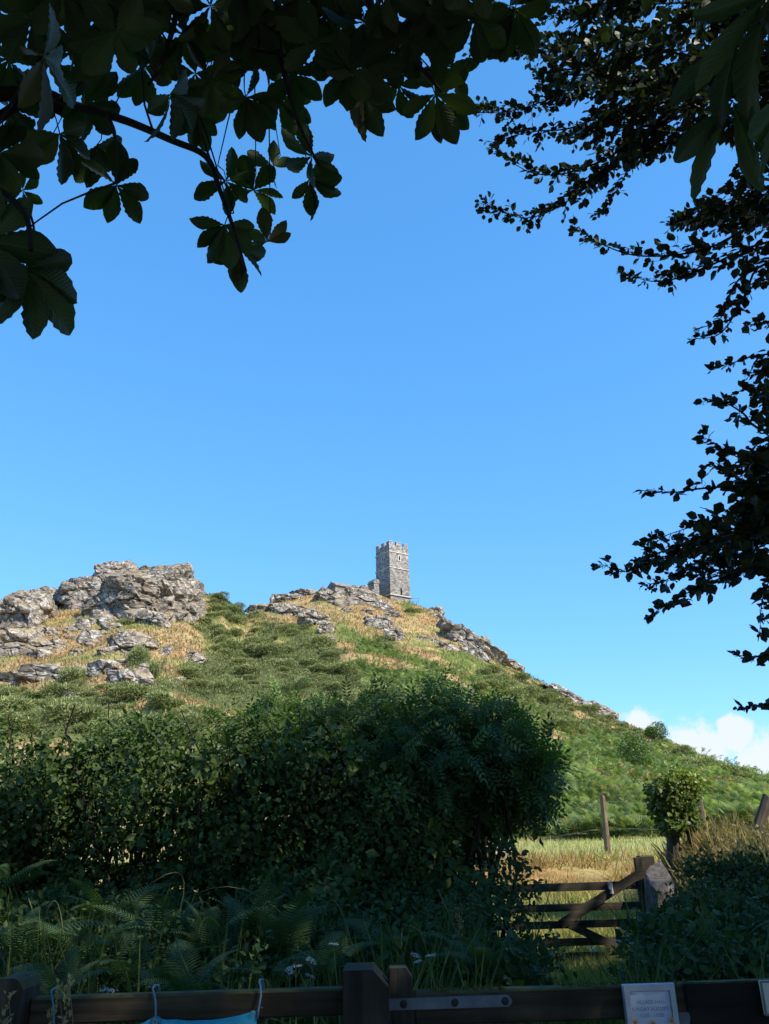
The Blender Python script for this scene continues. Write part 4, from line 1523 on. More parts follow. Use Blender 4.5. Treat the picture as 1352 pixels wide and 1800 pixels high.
UNG = leaf_mat('lush_shade_grass', (0.035, 0.06, 0.02), (0.13, 0.16, 0.055), .25, .6, .15)
n = 3600
PX, PY = r.uniform(-40, 1352, n), r.uniform(1600, 1745, n)
tuft = fbm(np.stack([PX * .02, PY * .03, PX * 0], 1), 2, 21) + r.normal(size=n) * .05
kk = (tuft > .52 + .06 * (PX > 880)) & ~((PX > 940) & (PX < 1100))
PP = np.array([at(a_, b_, 8.6 - 3.2 * (b_ - 1600) / 145 + rng.uniform(-.2, .2)) for a_, b_ in zip(PX[kk], PY[kk])])
n = len(PP)
D_ = unit(r.normal(size=(n, 3)) * .35 + np.array([0, -.1, 1]))
me = leafmesh('undergrowth_grass', UNG, [(T_BLADE, PP - np.array([0, 0, .3]), D_, unit(r.normal(size=(n, 3)) * .8 + np.array([0, -1, .1])), r.uniform(.3, .75, n), np.clip(r.normal(size=n) * .25 + .5, 0, .95), .38)])
tag(add('undergrowth_grass', me), 'long lush grass blades pushing up through the shaded undergrowth', 'grass', kind='stuff')

# ------------------------------------------------------------------ ferns
FT = [frond_tpl(24, d_, w_, 1) for d_, w_ in ((.42, .21), (.30, .19), (.55, .22))]
FRM = []
for k, t in enumerate(FT):
    FRM.append(npmesh('frond', t[0], t[1], FERNM, False, {'rnd': np.full(len(t[0]), (.35, .55, .75)[k])}))
FERNS = [
    (440, 1640, 7.4, 1.0, 10, 'largest fern with tall upright fronds in front of the hedge'),
    (505, 1655, 7.2, .8, 8, 'fern just right of the largest fern below the hedge'),
    (365, 1665, 7.1, .75, 8, 'fern just left of the largest fern below the hedge'),
    (250, 1690, 6.6, .8, 9, 'drooping fern low in the left undergrowth above the blue tarpaulin'),
    (40, 1650, 7.0, .85, 9, 'fern at the left edge above the round-topped post'),
    (150, 1660, 6.9, .75, 8, 'fern in the left undergrowth between the hedge and the rail'),
    (330, 1720, 6.0, .6, 8, 'small fern close behind the left rail'),
    (0, 1540, 8.2, .7, 7, 'fern frond tuft at the left edge under the hedge'),
    (1215, 1625, 8.9, .8, 9, 'fern on the right bank beside the stone gatepost'),
    (1285, 1660, 8.2, .8, 9, 'fern in the dark right bank near the frame edge'),
    (1180, 1690, 7.6, .7, 8, 'fern at the foot of the right bank above the sign'),
    (580, 1690, 6.6, .6, 8, 'fern in the undergrowth straight above the chamfered gatepost'),
    (690, 1650, 7.2, .65, 8, 'fern right of the gatepost low in the undergrowth'),
    (200, 1610, 7.9, .8, 8, 'fern high in the left undergrowth under the hedge gap'),
    (290, 1640, 7.6, .8, 9, 'broad fern midway along the left undergrowth'),
    (850, 1680, 6.8, .6, 8, 'fern in the undergrowth left of the field gate'),
    (110, 1725, 6.0, .55, 7, 'small fern beside the round-topped post at left')]
for k, (px, py, D, L, nf, lab) in enumerate(FERNS):
    p = at(px, py - 15, D - .55)
    root = empty('fern', p - np.array([0, 0, .26 * L]))
    tag(root, lab, 'fern', 'ferns in the undergrowth')
    for i in range(nf):
        a = i * 6.283 / nf + random.uniform(-.25, .25)
        el = random.uniform(.7, 1.15) if k < 3 else random.uniform(.25, .85)
        fr = add('frond', FRM[(i + k) % 3], root)
        s = L * random.uniform(.6, 1.0)
        fr.scale = (s, s, s)
        fr.rotation_euler = (el, random.uniform(-.3, .3), a)

# ------------------------------------------------------------------ wild flowers
WHITE = plain_mat('white_petals', (.42, .44, .38), .7, var=.2)
STEMG = plain_mat('green_stalks', (.10, .14, .05), .7)
r = np.random.default_rng(81)


def umbel_mesh(seed):
    r = np.random.default_rng(seed)
    mb = MB()
    V, D = [], []
    P = []
    for a in range(14):
        t, q = a * 2.4, .05 * math.sqrt((a + .5) / 14)
        c = np.array([q * math.cos(t), q * math.sin(t), .012 * (1 - q / .05) + r.normal() * .003])
        for j in range(6):
            P.append(c + r.normal(size=3) * [.007, .007, .003])
    P = np.array(P)
    n = len(P)
    return leafmesh('flower_head', WHITE, [(T_LEAF2, P, unit(r.normal(size=(n, 3)) * [1, 1, .3]), unit(r.normal(size=(n, 3)) * .3 + [0, 0, 1]), r.uniform(.010, .016, n), r.random(n), 1.6)])


UM = [umbel_mesh(5 + k) for k in range(3)]
FLOW = [(586, 1660, 5.6, 'white umbel flower standing tallest left of the chamfered gatepost'), (509, 1708, 5.0, 'broad white umbel flower low above the rail left of the gatepost'),
        (547, 1688, 5.2, 'creamy umbel flower midway above the rail left of the gatepost'), (545, 1716, 4.9, 'small white umbel flower touching the rail left of the gatepost'),
        (520, 1700, 5.1, 'second white umbel head of the low pair left of the gatepost'), (736, 1690, 5.0, 'flat white umbel flower right above the gate stile'),
        (757, 1680, 5.2, 'white umbel flower further right beyond the gate stile'), (730, 1680, 5.4, 'dull greenish umbel head just above the gate stile'),
        (189, 1741, 4.6, 'single small white flower peeping over the left rail'), (1106, 1642, 7.4, 'white flower head at the tip of the stalk crossing the field gate'),
        (1090, 1656, 7.3, 'white flower head left on the stalk crossing the field gate'), (1112, 1658, 7.2, 'lowest white flower head on the stalk crossing the field gate'),
        (1042, 1668, 7.6, 'faint white flower in front of the bottom bar of the field gate')]
for k, (px, py, D, lab) in enumerate(FLOW):
    p = at(px, py, D)
    g0 = np.array([p[0] + r.normal() * .08, p[1] + r.normal() * .06, max(gz(p[0], p[1]), p[2] - .75)])
    root = empty('wild_flower', g0)
    tag(root, lab, 'wild flower', 'white umbel flowers')
    mb = MB()
    mb.tube([np.zeros(3), (p - g0) * [.4, .4, .6], p - g0], [.004, .003, .002], 5)
    for q in range(4):
        mb.tube([(p - g0) * [.9, .9, 1] - [0, 0, .05], (p - g0) + [.03 * math.cos(q * 1.6), .03 * math.sin(q * 1.6), 0]], [.0015, .001], 4)
    mb.build('stalk', STEMG, root)
    add('flower_head', UM[k % 3], root, p - g0, (r.normal() * .25 + .25, r.normal() * .25, k), .5 + .3 * r.random())


def seedhead(px, py, D, h, lab, mat, name='grass_stalk', fat=.012, n=60, top=.25):
    p = at(px, py, D)
    g0 = np.array([p[0] + .03, p[1], p[2] - h])
    root = empty(name, g0)
    tag(root, lab, 'grass stalk' if name == 'grass_stalk' else 'dock')
    mb = MB()
    mb.tube([(0, 0, 0), (.015, 0, h * .6), p - g0], [.003, .0025, .001], 5)
    mb.build('stalk', mat, root)
    P = np.array([(p - g0) * [1, 1, 1] - [0, 0, t * top] for t in r.random(n)]) + r.normal(size=(n, 3)) * fat
    add('seed_head', leafmesh('seed_head', mat, [(T_LEAF2, P, unit(r.normal(size=(n, 3)) * .5 + [0, 0, 1]), rdir(n), r.uniform(.012, .022, n), r.random(n))]), root)


seedhead(122, 1724, 3.05, .55, 'tall pale grass seed head in front of the left rail', STRAW, n=50, fat=.005, top=.16)
seedhead(103, 1728, 3.1, .5, 'thin grass stalk close beside the round-topped post', STRAW, n=30, fat=.004, top=.1)
seedhead(15, 1745, 3.05, .5, 'pale grass seed head against the round-topped post', STRAW, n=40, fat=.005, top=.14)
seedhead(90, 1778, 3.0, .5, 'low pale grass tip at the bottom left corner', STRAW, n=30, fat=.004, top=.1)
seedhead(805, 1596, 6.6, .7, 'brown dock seed spike standing in the undergrowth near the gate', OCHRE, 'dock_plant', .016, 160, .4)
# ------------------------------------------------------------------ field gate, posts and fence
OLDW = wood_mat('weathered_gate_oak', (.03, .026, .021), (.10, .085, .065), 'X')
OLDV = wood_mat('weathered_post_oak', (.09, .065, .04), (.30, .23, .15), 'Z')
GRAN = plain_mat('granite_gatepost', (.11, .098, .096), .95, var=.5, scale=14, bump=.8)
hx = at(1133, 1560, 12)                       # hanging end of the gate
g1 = at(945, 1571, 12.1)
gl = empty('field_gate', (hx[0], hx[1], 0.0))
tag(gl, 'five-barred wooden field gate with diagonal braces', 'gate')
W = -3.0                                       # the gate runs left into the hedge


def gp(px, py):
    p = at(px, py, 12.0)
    return p[0] - hx[0], p[2]


zt = gp(1040, 1557)[1]
bars = [gp(1040, 1558)[1], gp(1040, 1594)[1], gp(1040, 1624)[1], gp(1040, 1655)[1], gp(1040, 1680)[1]]
for k, z in enumerate(bars):
    mb = MB()
    hw = .045 if k else .05
    mb.box((W, -.012, z - hw), (-.035, .012, z + hw), None, .004)
    mb.build('bar', OLDW, gl)
mb = MB()
mb.box((-.09, -.036, bars[-1] - .12), (0, .036, gp(1130, 1507)[1]), None, .006)
mb.build('stile', OLDW, gl)
mb = MB()
mb.box((W - .05, -.034, bars[-1] - .1), (W + .03, .034, bars[0] + .1), None, .006)
mb.build('stile', OLDW, gl)


def brace(p0, p1, y0, w=.05):
    a, b = np.array(p0), np.array(p1)
    d = (b - a) / np.linalg.norm(b - a)
    nrm = np.array([-d[1], d[0]]) * w
    mb = MB()
    mb.prism([tuple(a + nrm), tuple(a - nrm), tuple(b - nrm), tuple(b + nrm)], y0, y0 + .022)
    mb.build('brace', OLDW, gl)


brace(gp(985, 1625), gp(1132, 1530), -.037, .055)
brace(gp(1000, 1625), gp(1085, 1665), -.036, .05)
IRONG = plain_mat('galvanised_iron', (.30, .32, .33), .55, .7, .3, 20)
mb = MB()
lx_, lz_ = gp(1071, 1556)
mb.box((lx_ - .03, -.075, lz_ - .05), (lx_ + .03, -.039, lz_ + .05), None, .006)
mb.tube([(lx_ + .01, -.06, lz_ - .03), (lx_ + .01, -.06, lz_ - .1)], [.02, .028], 8)
mb.build('latch', IRONG, gl)
mb = MB()
mb.box((0, 0, 0), (.20, .18, gp(1130, 1505)[1] + .6), None, .012)
tag(mb.build('gate_post', wood_mat('dark_post_oak', (.03, .025, .02), (.10, .08, .055), 'Z', .8), None, (hx[0] + .02, hx[1] + .12, -.6)), 'square dark wooden gatepost behind the stone gatepost', 'post')
# rough granite post
me = rock_mesh('stone_gatepost', .19, .15, .62, 77, 5, 0, .25, .15)
sp = at(1168, 1612, 11.75)
me.materials[0] = GRAN
tag(add('stone_gatepost', me, None, (sp[0], sp[1], sp[2]), (0, rad(2), 0)), 'rough grey granite gatepost at the right end of the field gate', 'gatepost')


def fence_post(px0, py0, px1, py1, D, w, lab, mat=OLDV):
    top, bot = at(px0, py0, D), at(px1, py1, D)
    g0 = np.array([bot[0], bot[1], bot[2]])
    root_len = .4
    d = unit1(top - bot)
    L = np.linalg.norm(top - bot)
    bm = bmesh.new()
    bmesh.ops.create_cone(bm, cap_ends=True, segments=9, radius1=w / 2, radius2=w / 2 * .92, depth=L + root_len)
    rr = np.random.default_rng(int(px0))
    for v in bm.verts:
        v.co.x *= 1 + rr.normal() * .08
        v.co.y *= 1 + rr.normal() * .08
        if v.co.z > 0:
            v.co.z += rr.normal() * .02
    bmesh.ops.bevel(bm, geom=[e for e in bm.edges if e.calc_face_angle(0) > 1.0], offset=.008, segments=1, affect='EDGES')
    mb = MB()
    mb.bm(bm, Matrix.Translation((0, 0, (L - root_len) / 2)))
    o = mb.build('fence_post', mat, None, g0)
    o.rotation_euler = Vector(d).to_track_quat('Z', 'Y').to_euler()
    tag(o, lab, 'fence post', 'posts of the field fence')
    return top


tops = []
tops.append(fence_post(887, 1424, 893, 1512, 21, .11, 'thin grey fence post half hidden beside the ash tree'))
tops.append(fence_post(1059, 1399, 1068, 1490, 21, .14, 'brown round fence post standing clear in the middle of the pasture'))
tops.append(fence_post(1230, 1403, 1236, 1445, 22, .13, 'pale fence post half sunk in bleached grass right of the ivy'))
fence_post(1350, 1402, 1334, 1452, 12.6, .16, 'thick leaning fence post on the bank at the right edge', wood_mat('grey_leaning_post', (.06, .05, .04), (.17, .14, .11), 'Z'))
wr = empty('fence_wire', tops[0])
tag(wr, 'thin wires strung between the field fence posts', 'wire')
ends = [tops[0] - [6, 0, .25]] + tops + [at(1346, 1412, 12.6)]
for dz in (.12, .42, .72):
    for a, b in zip(ends[:-1], ends[1:]):
        mb = MB()
        mb.tube([a - [0, 0, dz] - tops[0], (a + b) / 2 - [0, 0, dz + .03] - tops[0], b - [0, 0, dz] - tops[0]], .0026, 4)
        mb.build('wire', IRON, wr)
bp = at(868, 1490, 20)
tag(add('boulder', rock_mesh('boulder', .55, .5, .36, 131, 4, 5, .5, .5), None, (bp[0], bp[1], bp[2] - .05)), 'pale boulder on the pasture edge beside the thin fence post', 'boulder')

# ivy-clad thorn stump
iv = empty('ivy_tree', (4.05, 13, gz(4.05, 13)))
tag(iv, 'leaning dead trunk topped with a round mop of glossy ivy', 'ivy tree')
b0 = np.array(iv.location)
mb = MB()
mb.tube([at(1182, 1520, 13) - b0 - [0, 0, .2], at(1183, 1460, 13) - b0, at(1186, 1400, 13) - b0], [.11, .09, .06], 9)
mb.build('trunk', BARK, iv)
mb = MB()
mb.tube([at(1218, 1482, 13) - b0 - [0, 0, .1], at(1208, 1455, 13) - b0, at(1194, 1425, 13) - b0], [.045, .04, .035], 7)
mb.build('trunk', BARK, iv)
ib = [(1178, 1378, 30, 20), (1207, 1376, 22, 18), (1160, 1396, 20, 18), (1186, 1402, 34, 20), (1172, 1424, 26, 18), (1196, 1430, 24, 16), (1180, 1450, 20, 14), (1212, 1444, 14, 12), (1216, 1395, 12, 12), (1148, 1386, 8, 8), (1190, 1362, 14, 7)]
ib = [(at(px, py, 12.95 + .1 * (k % 3)), (hw * .0093, .30, hh * .0093)) for k, (px, py, hw, hh) in enumerate(ib)]
si = blob_leaves(ib, 3600, 91, .068, T_LEAF6, .4, .5, 3.4, .45, .3)
si = si[:5] + (np.clip(si[5] * .7 + .35 * np.clip((si[1][:, 2] - 2.0) / .45, 0, 1), 0, .96), 1.35)  # upper leaves given a lighter tone, painting sunlight onto the top
shp, shd = [], []
for k in range(34):                                 # stray shoots
    c0_, a0_ = ib[k % len(ib)]
    v_ = unit1(rng.normal(size=3) * [1, .7, .8] + [0, -.1, .35])
    for q in range(7):
        shp.append(c0_ + v_ * np.array(a0_) * (.85 + .09 * q) + rng.normal(size=3) * .012)
        shd.append(unit1(v_ + rng.normal(size=3) * .7))
shp, shd = np.array(shp), np.array(shd)
me = leafmesh('ivy', IVY, [si, (T_LEAF6, shp, shd, unit1(rng.normal(size=shp.shape) * .5 + [0, -.4, .8]), rng.uniform(.035, .065, len(shp)), np.clip(rng.normal(size=len(shp)) * .2 + .55, 0, .96), 1.2)])
me.transform(Matrix.Translation(Vector(-b0)))
tag(add('ivy', me, iv), kind='stuff')

# ------------------------------------------------------------------ timber rails, gate and notices close to the camera
Y0 = 3.2
TIM = wood_mat('dark_stained_rail', (.026, .020, .013), (.13, .095, .058), 'X', .8, .75)
TIMV = wood_mat('dark_stained_post', (.022, .018, .014), (.10, .08, .058), 'Z', .4, .75)
GREENW = wood_mat('algae_green_timber', (.045, .038, .016), (.13, .105, .035), 'Z', .3, .8)
STEEL = plain_mat('dull_galvanised_steel', (.11, .12, .13), .6, .35, .4, 14)
fence = empty('timber_fence', (-.7, Y0, 0))
tag(fence, 'dark timber rail fence with a round-shouldered post at left', 'fence')
F0 = np.array(fence.location)
# left post with rounded shoulders
xl0, xl1 = at(-4, 1760, Y0)[0], at(57, 1760, Y0)[0]
zt = at(28, 1713, Y0)[2]
w = xl1 - xl0
ov = [(xl0, -.1), (xl1, -.1), (xl1, zt - .035), (xl1 - .015, zt - .01), (xl1 - .035, zt), (xl0 + .035, zt), (xl0 + .015, zt - .01), (xl0, zt - .035)]
mb = MB()
mb.prism([(a - F0[0], b) for a, b in ov], -.09, .06)
mb.build('post', TIMV, fence)
xr = at(607, 1740, Y0)[0]
for k, (z0, z1) in enumerate(((1.130 - .080, 1.130), (.68, .762), (.30, .382))):
    mb = MB()
    mb.box((xl1 - F0[0] + .003, -.03, z0), (xr - F0[0] - .003, .03, z1), None, .006)
    mb.build('rail', TIM, fence)
# more rail running off to the left of the picture
mb = MB()
mb.box((-2.6, -.03, 1.045), (xl0 - F0[0] - .003, .03, 1.125), None, .006)
mb.build('rail', TIM, fence)
# gatepost with one chamfered shoulder
x0, x1 = at(606, 1760, Y0)[0], at(684, 1760, Y0)[0]
zt = at(640, 1697, Y0)[2]
mb = MB()
sq = x0 + .062
mb.prism([(x0 - F0[0], -.1), (x1 - F0[0], -.1), (x1 - F0[0], zt - .055), (x1 - F0[0] - .05, zt), (x0 - F0[0] + .004, zt), (x0 - F0[0], zt - .004)], -.11, .07)
mb.build('post', TIMV, fence)

gate = empty('timber_gate', (x1 + .3, Y0, 0))
tag(gate, 'dark timber car park gate with a steel strap hinge', 'gate')
G0 = np.array(gate.location)
s0, s1 = at(685, 1760, Y0)[0] + .003, at(727, 1760, Y0)[0]
zt = at(706, 1699, Y0)[2]
mb = MB()
mb.prism([(s0 - G0[0], .12), (s1 - G0[0], .12), (s1 - G0[0], zt - .035), (s1 - G0[0] - .022, zt), (s0 - G0[0], zt)], -.035, .04)
mb.build('stile', TIMV, gate)
mb = MB()
mb.prism([(s0 - G0[0] + .002, .12), (s1 - G0[0] - .002, .12), (s1 - G0[0] - .002, .97), (s0 - G0[0] + .002, .97)], -.037, -.0355)
mb.build('stile_face', GREENW, gate)
xe = 2.6
for k, (z0, z1) in enumerate(((1.014, 1.112), (.62, .70), (.22, .30))):
    mb = MB()
    mb.box((s1 - G0[0] + .002, -.032, z0), (xe, .032, z1), None, .006)
    mb.build('rail', TIM, gate)
# wide board fixed on the rail at the right
mb = MB()
bx0 = at(1200, 1760, Y0)[0] - G0[0]
mb.box((bx0, -.050, .955), (xe, -.034, 1.118), None, .004)
mb.build('board', wood_mat('black_board', (.010, .009, .008), (.035, .028, .022), 'X', .7, .7), gate)
mb = MB()
mb.box((bx0 - .02, -.049, .80), (xe, -.034, .948), None, .004)
mb.build('board', bpy.data.materials['black_board'], gate)
mb = MB()
for (dx, dz) in ((-.24, .99), (-.02, .985)):
    pass
mb.prism([(bx0 - .018, .96), (bx0 + .0, 1.02), (bx0 - .004, 1.035), (bx0 - .05, 1.035), (bx0 - .05, .96)], -.062, -.055)
mb.build('metal_plate', STEEL, gate)
# moss along the top of the rail
r = np.random.default_rng(95)
n = 2600
mx = r.uniform(s1 - G0[0], xe, n)
mk = fbm(np.stack([mx * 5, mx * 0, mx * 0], 1), 2, 4) > .4
mx = mx[mk]
n = len(mx)
P = np.stack([mx, r.uniform(-.03, .03, n), np.full(n, 1.109) + (mx > bx0) * 0], 1)
me = leafmesh('moss', leaf_mat('moss_tufts', (.04, .045, .012), (.14, .13, .04), .2, .9, .05), [(T_SPIKE, P, unit(r.normal(size=(n, 3)) * .6 + [0, 0, 1]), rdir(n), r.uniform(.006, .017, n), r.random(n), 3)])
tag(add('moss', me, gate), kind='stuff')
# strap hinge
hz0, hz1 = at(790, 1793 - 25, Y0)[2], at(790, 1748, Y0)[2]
h0, h1 = at(676, 1760, Y0)[0] - G0[0], at(897, 1758, Y0)[0] - G0[0]
mb = MB()
e = .012
mb.prism([(h0, hz0), (h1 - e, hz0), (h1 - .004, hz0 + e * .6), (h1, hz0 + e * 1.2), (h1, hz1 - e * 1.2), (h1 - .004, hz1 - e * .6), (h1 - e, hz1), (h0, hz1)], -.050, -.0385)
hinge = mb.build('strap_hinge', STEEL, gate)
mb = MB()
ex = h0 - .006
mb.tube([(ex, -.055, hz0 - .012), (ex, -.055, hz1 + .008)], .019, 10)
mb.tube([(ex, -.055, hz1 + .008), (ex, -.055, hz1 + .014)], .012, 10)
mb.tube([(ex, -.055, hz0 - .02), (ex, -.055, hz0 - .012)], .024, 10)
mb.tube([(ex, -.055, hz0 - .012), (ex - .01, -.02, hz0 - .012)], .012, 8)
mb.build('hinge_pin', STEEL, hinge)
RUST = plain_mat('dark_bolt', (.03, .026, .024), .7, .3)
for px in (709, 798, 885):
    bxp = at(px, 1758, Y0)[0] - G0[0]
    mb = MB()
    zc = (hz0 + hz1) / 2
    for k, (rr_, dy) in enumerate(((.0125, 0), (.0105, .005))):
        pass
    bm = bmesh.new()
    bmesh.ops.create_uvsphere(bm, u_segments=12, v_segments=6, radius=.0125)
    mb.bm(bm, Matrix.Translation((bxp, -.050, zc)) @ Matrix.Diagonal((1, .55, 1, 1)))
    mb.build('bolt', RUST, hinge)

# ------------------------------------------------------------------ notice in a silver snap frame
ALU = plain_mat('brushed_aluminium', (.30, .32, .35), .5, .6, .15, 30)
YS = Y0 - .08
sx0, sx1 = at(1098, 1765, YS)[0], at(1191, 1765, YS)[0]
sw = sx1 - sx0
sh = sw * 1.40
stz = at(1140, 1730, YS)[2]
sign = empty('notice_board', ((sx0 + sx1) / 2, Y0 - .075, stz - sh))
tag(sign, 'silver framed notice of a village fair fixed to the gate rail', 'notice')
fw = .022
hw_ = sw / 2
outer = [(-hw_, 0), (hw_, 0), (hw_, sh), (-hw_, sh)]
inner = [(-hw_ + fw, fw), (hw_ - fw, fw), (hw_ - fw, sh - fw), (-hw_ + fw, sh - fw)]
V, F = [], []
for (ring, yy) in ((outer, 0.012), (outer, 0.0), ([(a * .965, sh / 2 + (b - sh / 2) * .975) for a, b in outer], -.009), ([(a * 1.04, sh / 2 + (b - sh / 2) * 1.028) for a, b in inner], -.009), (inner, -.001), (inner, .010)):
    V += [(a, yy, b) for a, b in ring]
for k in range(5):
    for i in range(4):
        F.append([k * 4 + i, k * 4 + (i + 1) % 4, (k + 1) * 4 + (i + 1) % 4, (k + 1) * 4 + i])
add('frame', npmesh('frame', np.array(V), np.array(F), ALU), sign)
mb = MB()
mb.box((-hw_ + .004, .004, .004), (hw_ - .004, .011, sh - .004))
mb.build('backing', plain_mat('grey_backing', (.2, .2, .21), .8), sign)
# crumpled sheet behind a plastic sleeve
gx, gz_ = np.meshgrid(np.linspace(-hw_ + fw, hw_ - fw, 40), np.linspace(fw, sh - fw, 56), indexing='ij')
cr = fbm(np.stack([gx.ravel() * 16, gz_.ravel() * 22, 0 * gx.ravel()], 1), 3, 8).reshape(gx.shape)
topw = sstep(sh - .052, sh - .03, gz_)
gy = -.0005 - .003 * (cr - .5) - .006 * topw * (np.abs(fbm(np.stack([gx.ravel() * 26, gz_.ravel() * 40, 0 * gx.ravel()], 1), 2, 9).reshape(gx.shape) - .5))
ii = np.arange(gx.size).reshape(gx.shape)
Fs = np.stack([ii[:-1, :-1], ii[1:, :-1], ii[1:, 1:], ii[:-1, 1:]], -1).reshape(-1, 4)
PAP = Mat('sleeved_paper')
PAP.set(Base_Color=(.40, .44, .52), Roughness=.55)
PAP.b.inputs['Coat Weight'].default_value = 1.0
PAP.b.inputs['Coat Roughness'].default_value = .12
add('sheet', npmesh('sheet', np.stack([gx.ravel(), gy.ravel(), gz_.ravel()], 1), Fs, PAP.m, True), sign)
INK = plain_mat('blue_ink', (.10, .14, .26), .6)


def lettering(txt, size, x, z, parent, mat, y=-.0085, align='CENTER', spacing=1.0, name='lettering'):
    cu = bpy.data.curves.new(name, 'FONT')
    cu.body = txt
    cu.size = size
    cu.align_x = align
    cu.space_character = spacing
    tmp = bpy.data.objects.new('tmp', cu)
    COL.objects.link(tmp)
    dg = bpy.context.evaluated_depsgraph_get()
    me = bpy.data.meshes.new_from_object(tmp.evaluated_get(dg))
    bpy.data.objects.remove(tmp)
    bpy.data.curves.remove(cu)
    me.materials.clear()
    me.materials.append(mat)
    o = add(name, me, parent, (x, y, z), (math.pi / 2, 0, 0))
    return o


lettering('VILLAGE HALL', .0148, 0, sh - .056, sign, INK)
lettering('SUNDAY AUGUST 3', .0148, 0, sh - .076, sign, INK)
lettering('12.00 - 15.00', .0148, -.003, sh - .094, sign, INK)
lettering('SUMMER FAIR', .0165, 0, sh - .146, sign, INK)
PET = plain_mat('printed_orange_petals', (.55, .27, .12), .6)
CEN = plain_mat('printed_brown_centre', (.22, .10, .05), .6)
LFG = plain_mat('printed_leaf', (.10, .12, .14), .6)
for fx, fz in ((-.060, sh - .108), (-.002, sh - .113), (.060, sh - .106)):
    V, F = [(0, 0, 0)], []
    nn = 48
    for k in range(nn):
        t = 2 * math.pi * k / nn
        q = .0110 * (.62 + .38 * abs(math.cos(t * 4)))
        V.append((q * math.cos(t), 0, q * math.sin(t)))
    F = [[0, k + 1, (k + 1) % nn + 1] for k in range(nn)]
    fo = add('printed_flower', npmesh('printed_flower', np.array(V), np.array(F), PET), sign, (fx, -.0075, fz))
    V = [(0, -.0004, 0)] + [(.0042 * math.cos(k * .5236), -.0004, .0042 * math.sin(k * .5236)) for k in range(12)]
    add('flower_centre', npmesh('flower_centre', np.array(V), np.array([[0, k + 1, (k + 1) % 12 + 1] for k in range(12)]), CEN), fo)
    mb = MB()
    for a in (-1, 0, 1):
        mb.add([(a * .002, 0, -.013), (a * .009 - .0025, 0, -.019), (a * .011, 0, -.024), (a * .009 + .0025, 0, -.019)], [[0, 1, 2, 3]])
    mb.build('printed_leaves', LFG, fo)
# second notice cut by the right edge
s2 = at(1342, 1760, YS)
sgn2 = empty('notice_board', (s2[0] + .10, Y0 - .075, at(1350, 1786, YS)[2] - .0))
tag(sgn2, 'cream notice cut off by the right edge of the gate', 'notice')
hgt = at(1350, 1724, YS)[2] - at(1350, 1786, YS)[2]
mb = MB()
mb.box((-.10, 0, 0), (.10, .012, hgt), None, .003)
mb.build('board', plain_mat('cream_board', (.55, .53, .42), .6, var=.1), sgn2)
mb = MB()
for (a, b_, c_, d_) in ((-.10, -.094, 0, hgt), (.094, .10, 0, hgt), (-.094, .094, 0, .006), (-.094, .094, hgt - .006, hgt)):
    mb.box((a, -.006, c_), (b_, -.001, d_))
mb.build('frame', plain_mat('olive_trim', (.16, .17, .12), .6), sgn2)

# ------------------------------------------------------------------ blue tarpaulin tied to the rail
TARP = Mat('blue_tarpaulin')
tw = TARP.n('ShaderNodeTexWave', {'Scale': 160, 'Vector': TARP.coord('Object')})
TARP.set(Base_Color=TARP.mix(.12, (.03, .36, .50), tw.outputs['Color'], 'MULTIPLY'), Roughness=.42)
tp0, tp1 = at(280, 1782, Y0), at(456, 1770, Y0)
tarp = empty('tarpaulin', (tp0[0], Y0 - .05, .45))
tag(tarp, 'bright blue tarpaulin tied with cords below the left rail', 'tarpaulin')
T0 = np.array(tarp.location)
nu, nv = 60, 40
U, Vv = np.meshgrid(np.linspace(0, 1, nu), np.linspace(0, 1, nv), indexing='ij')
X0 = at(215, 1790, Y0)[0]
X1 = at(456, 1770, Y0)[0]
X = X0 + (X1 - X0) * U
ua = (tp0[0] - X0) / (X1 - X0)
ztop = np.where(U < ua, tp0[2] - (1 - U / ua) ** 1.2 * .06, 0)
s_ = np.clip((U - ua) / (1 - ua), 0, 1)
ztop = np.where(U >= ua, tp0[2] + (tp1[2] - tp0[2]) * s_ - .020 * np.sin(s_ * math.pi) ** .8 + .0 * s_, ztop)
Z = ztop * (1 - Vv) + (.35 + .1 * np.sin(U * 3)) * Vv
Yv = -.02 * np.sin(Vv * 3.1) - .03 * np.sin(U * 9 + Vv * 4) * (.25 + Vv) * .5 + .018 * np.cos((U - ua) * 38) * np.exp(-Vv * 4) * np.exp(-np.abs(U - ua) * 6)
ii = np.arange(U.size).reshape(U.shape)
Fs = np.stack([ii[:-1, :-1], ii[1:, :-1], ii[1:, 1:], ii[:-1, 1:]], -1).reshape(-1, 4)
PV = np.stack([X - T0[0], Yv, Z - T0[2]], -1).reshape(-1, 3)
sheet = add('sheet', npmesh('sheet', PV, Fs, TARP.m, True), tarp)
sol = sheet.modifiers.new('thick', 'SOLIDIFY')
sol.thickness = .002
CORD = plain_mat('blue_grey_cord', (.11, .19, .24), .8, var=.3, scale=60)
for (pa, pb) in (((276, 1788), (270, 1744)), ((456, 1772), (458, 1734)), ((98, 1800), (90, 1749))):
    a = at(*pa, Y0 - .045) - T0
    b = at(*pb, Y0 - .04) - T0
    a[1], b[1] = -.01, .012
    top = b + [0, .02, .012]
    mb = MB()
    mb.tube([a - [0.004, 0, .03], a, a * .4 + b * .6 + [.004, 0, 0], b, b + [-.006, .008, .009], b + [-.01, .045, .013], b + [-.006, .085, .008], b + [0, .092, -.03], b + [.004, .09, -.11], a + [.006, .03, 0]], .0037, 7)
    mb.build('cord', CORD, tarp, smooth=True)
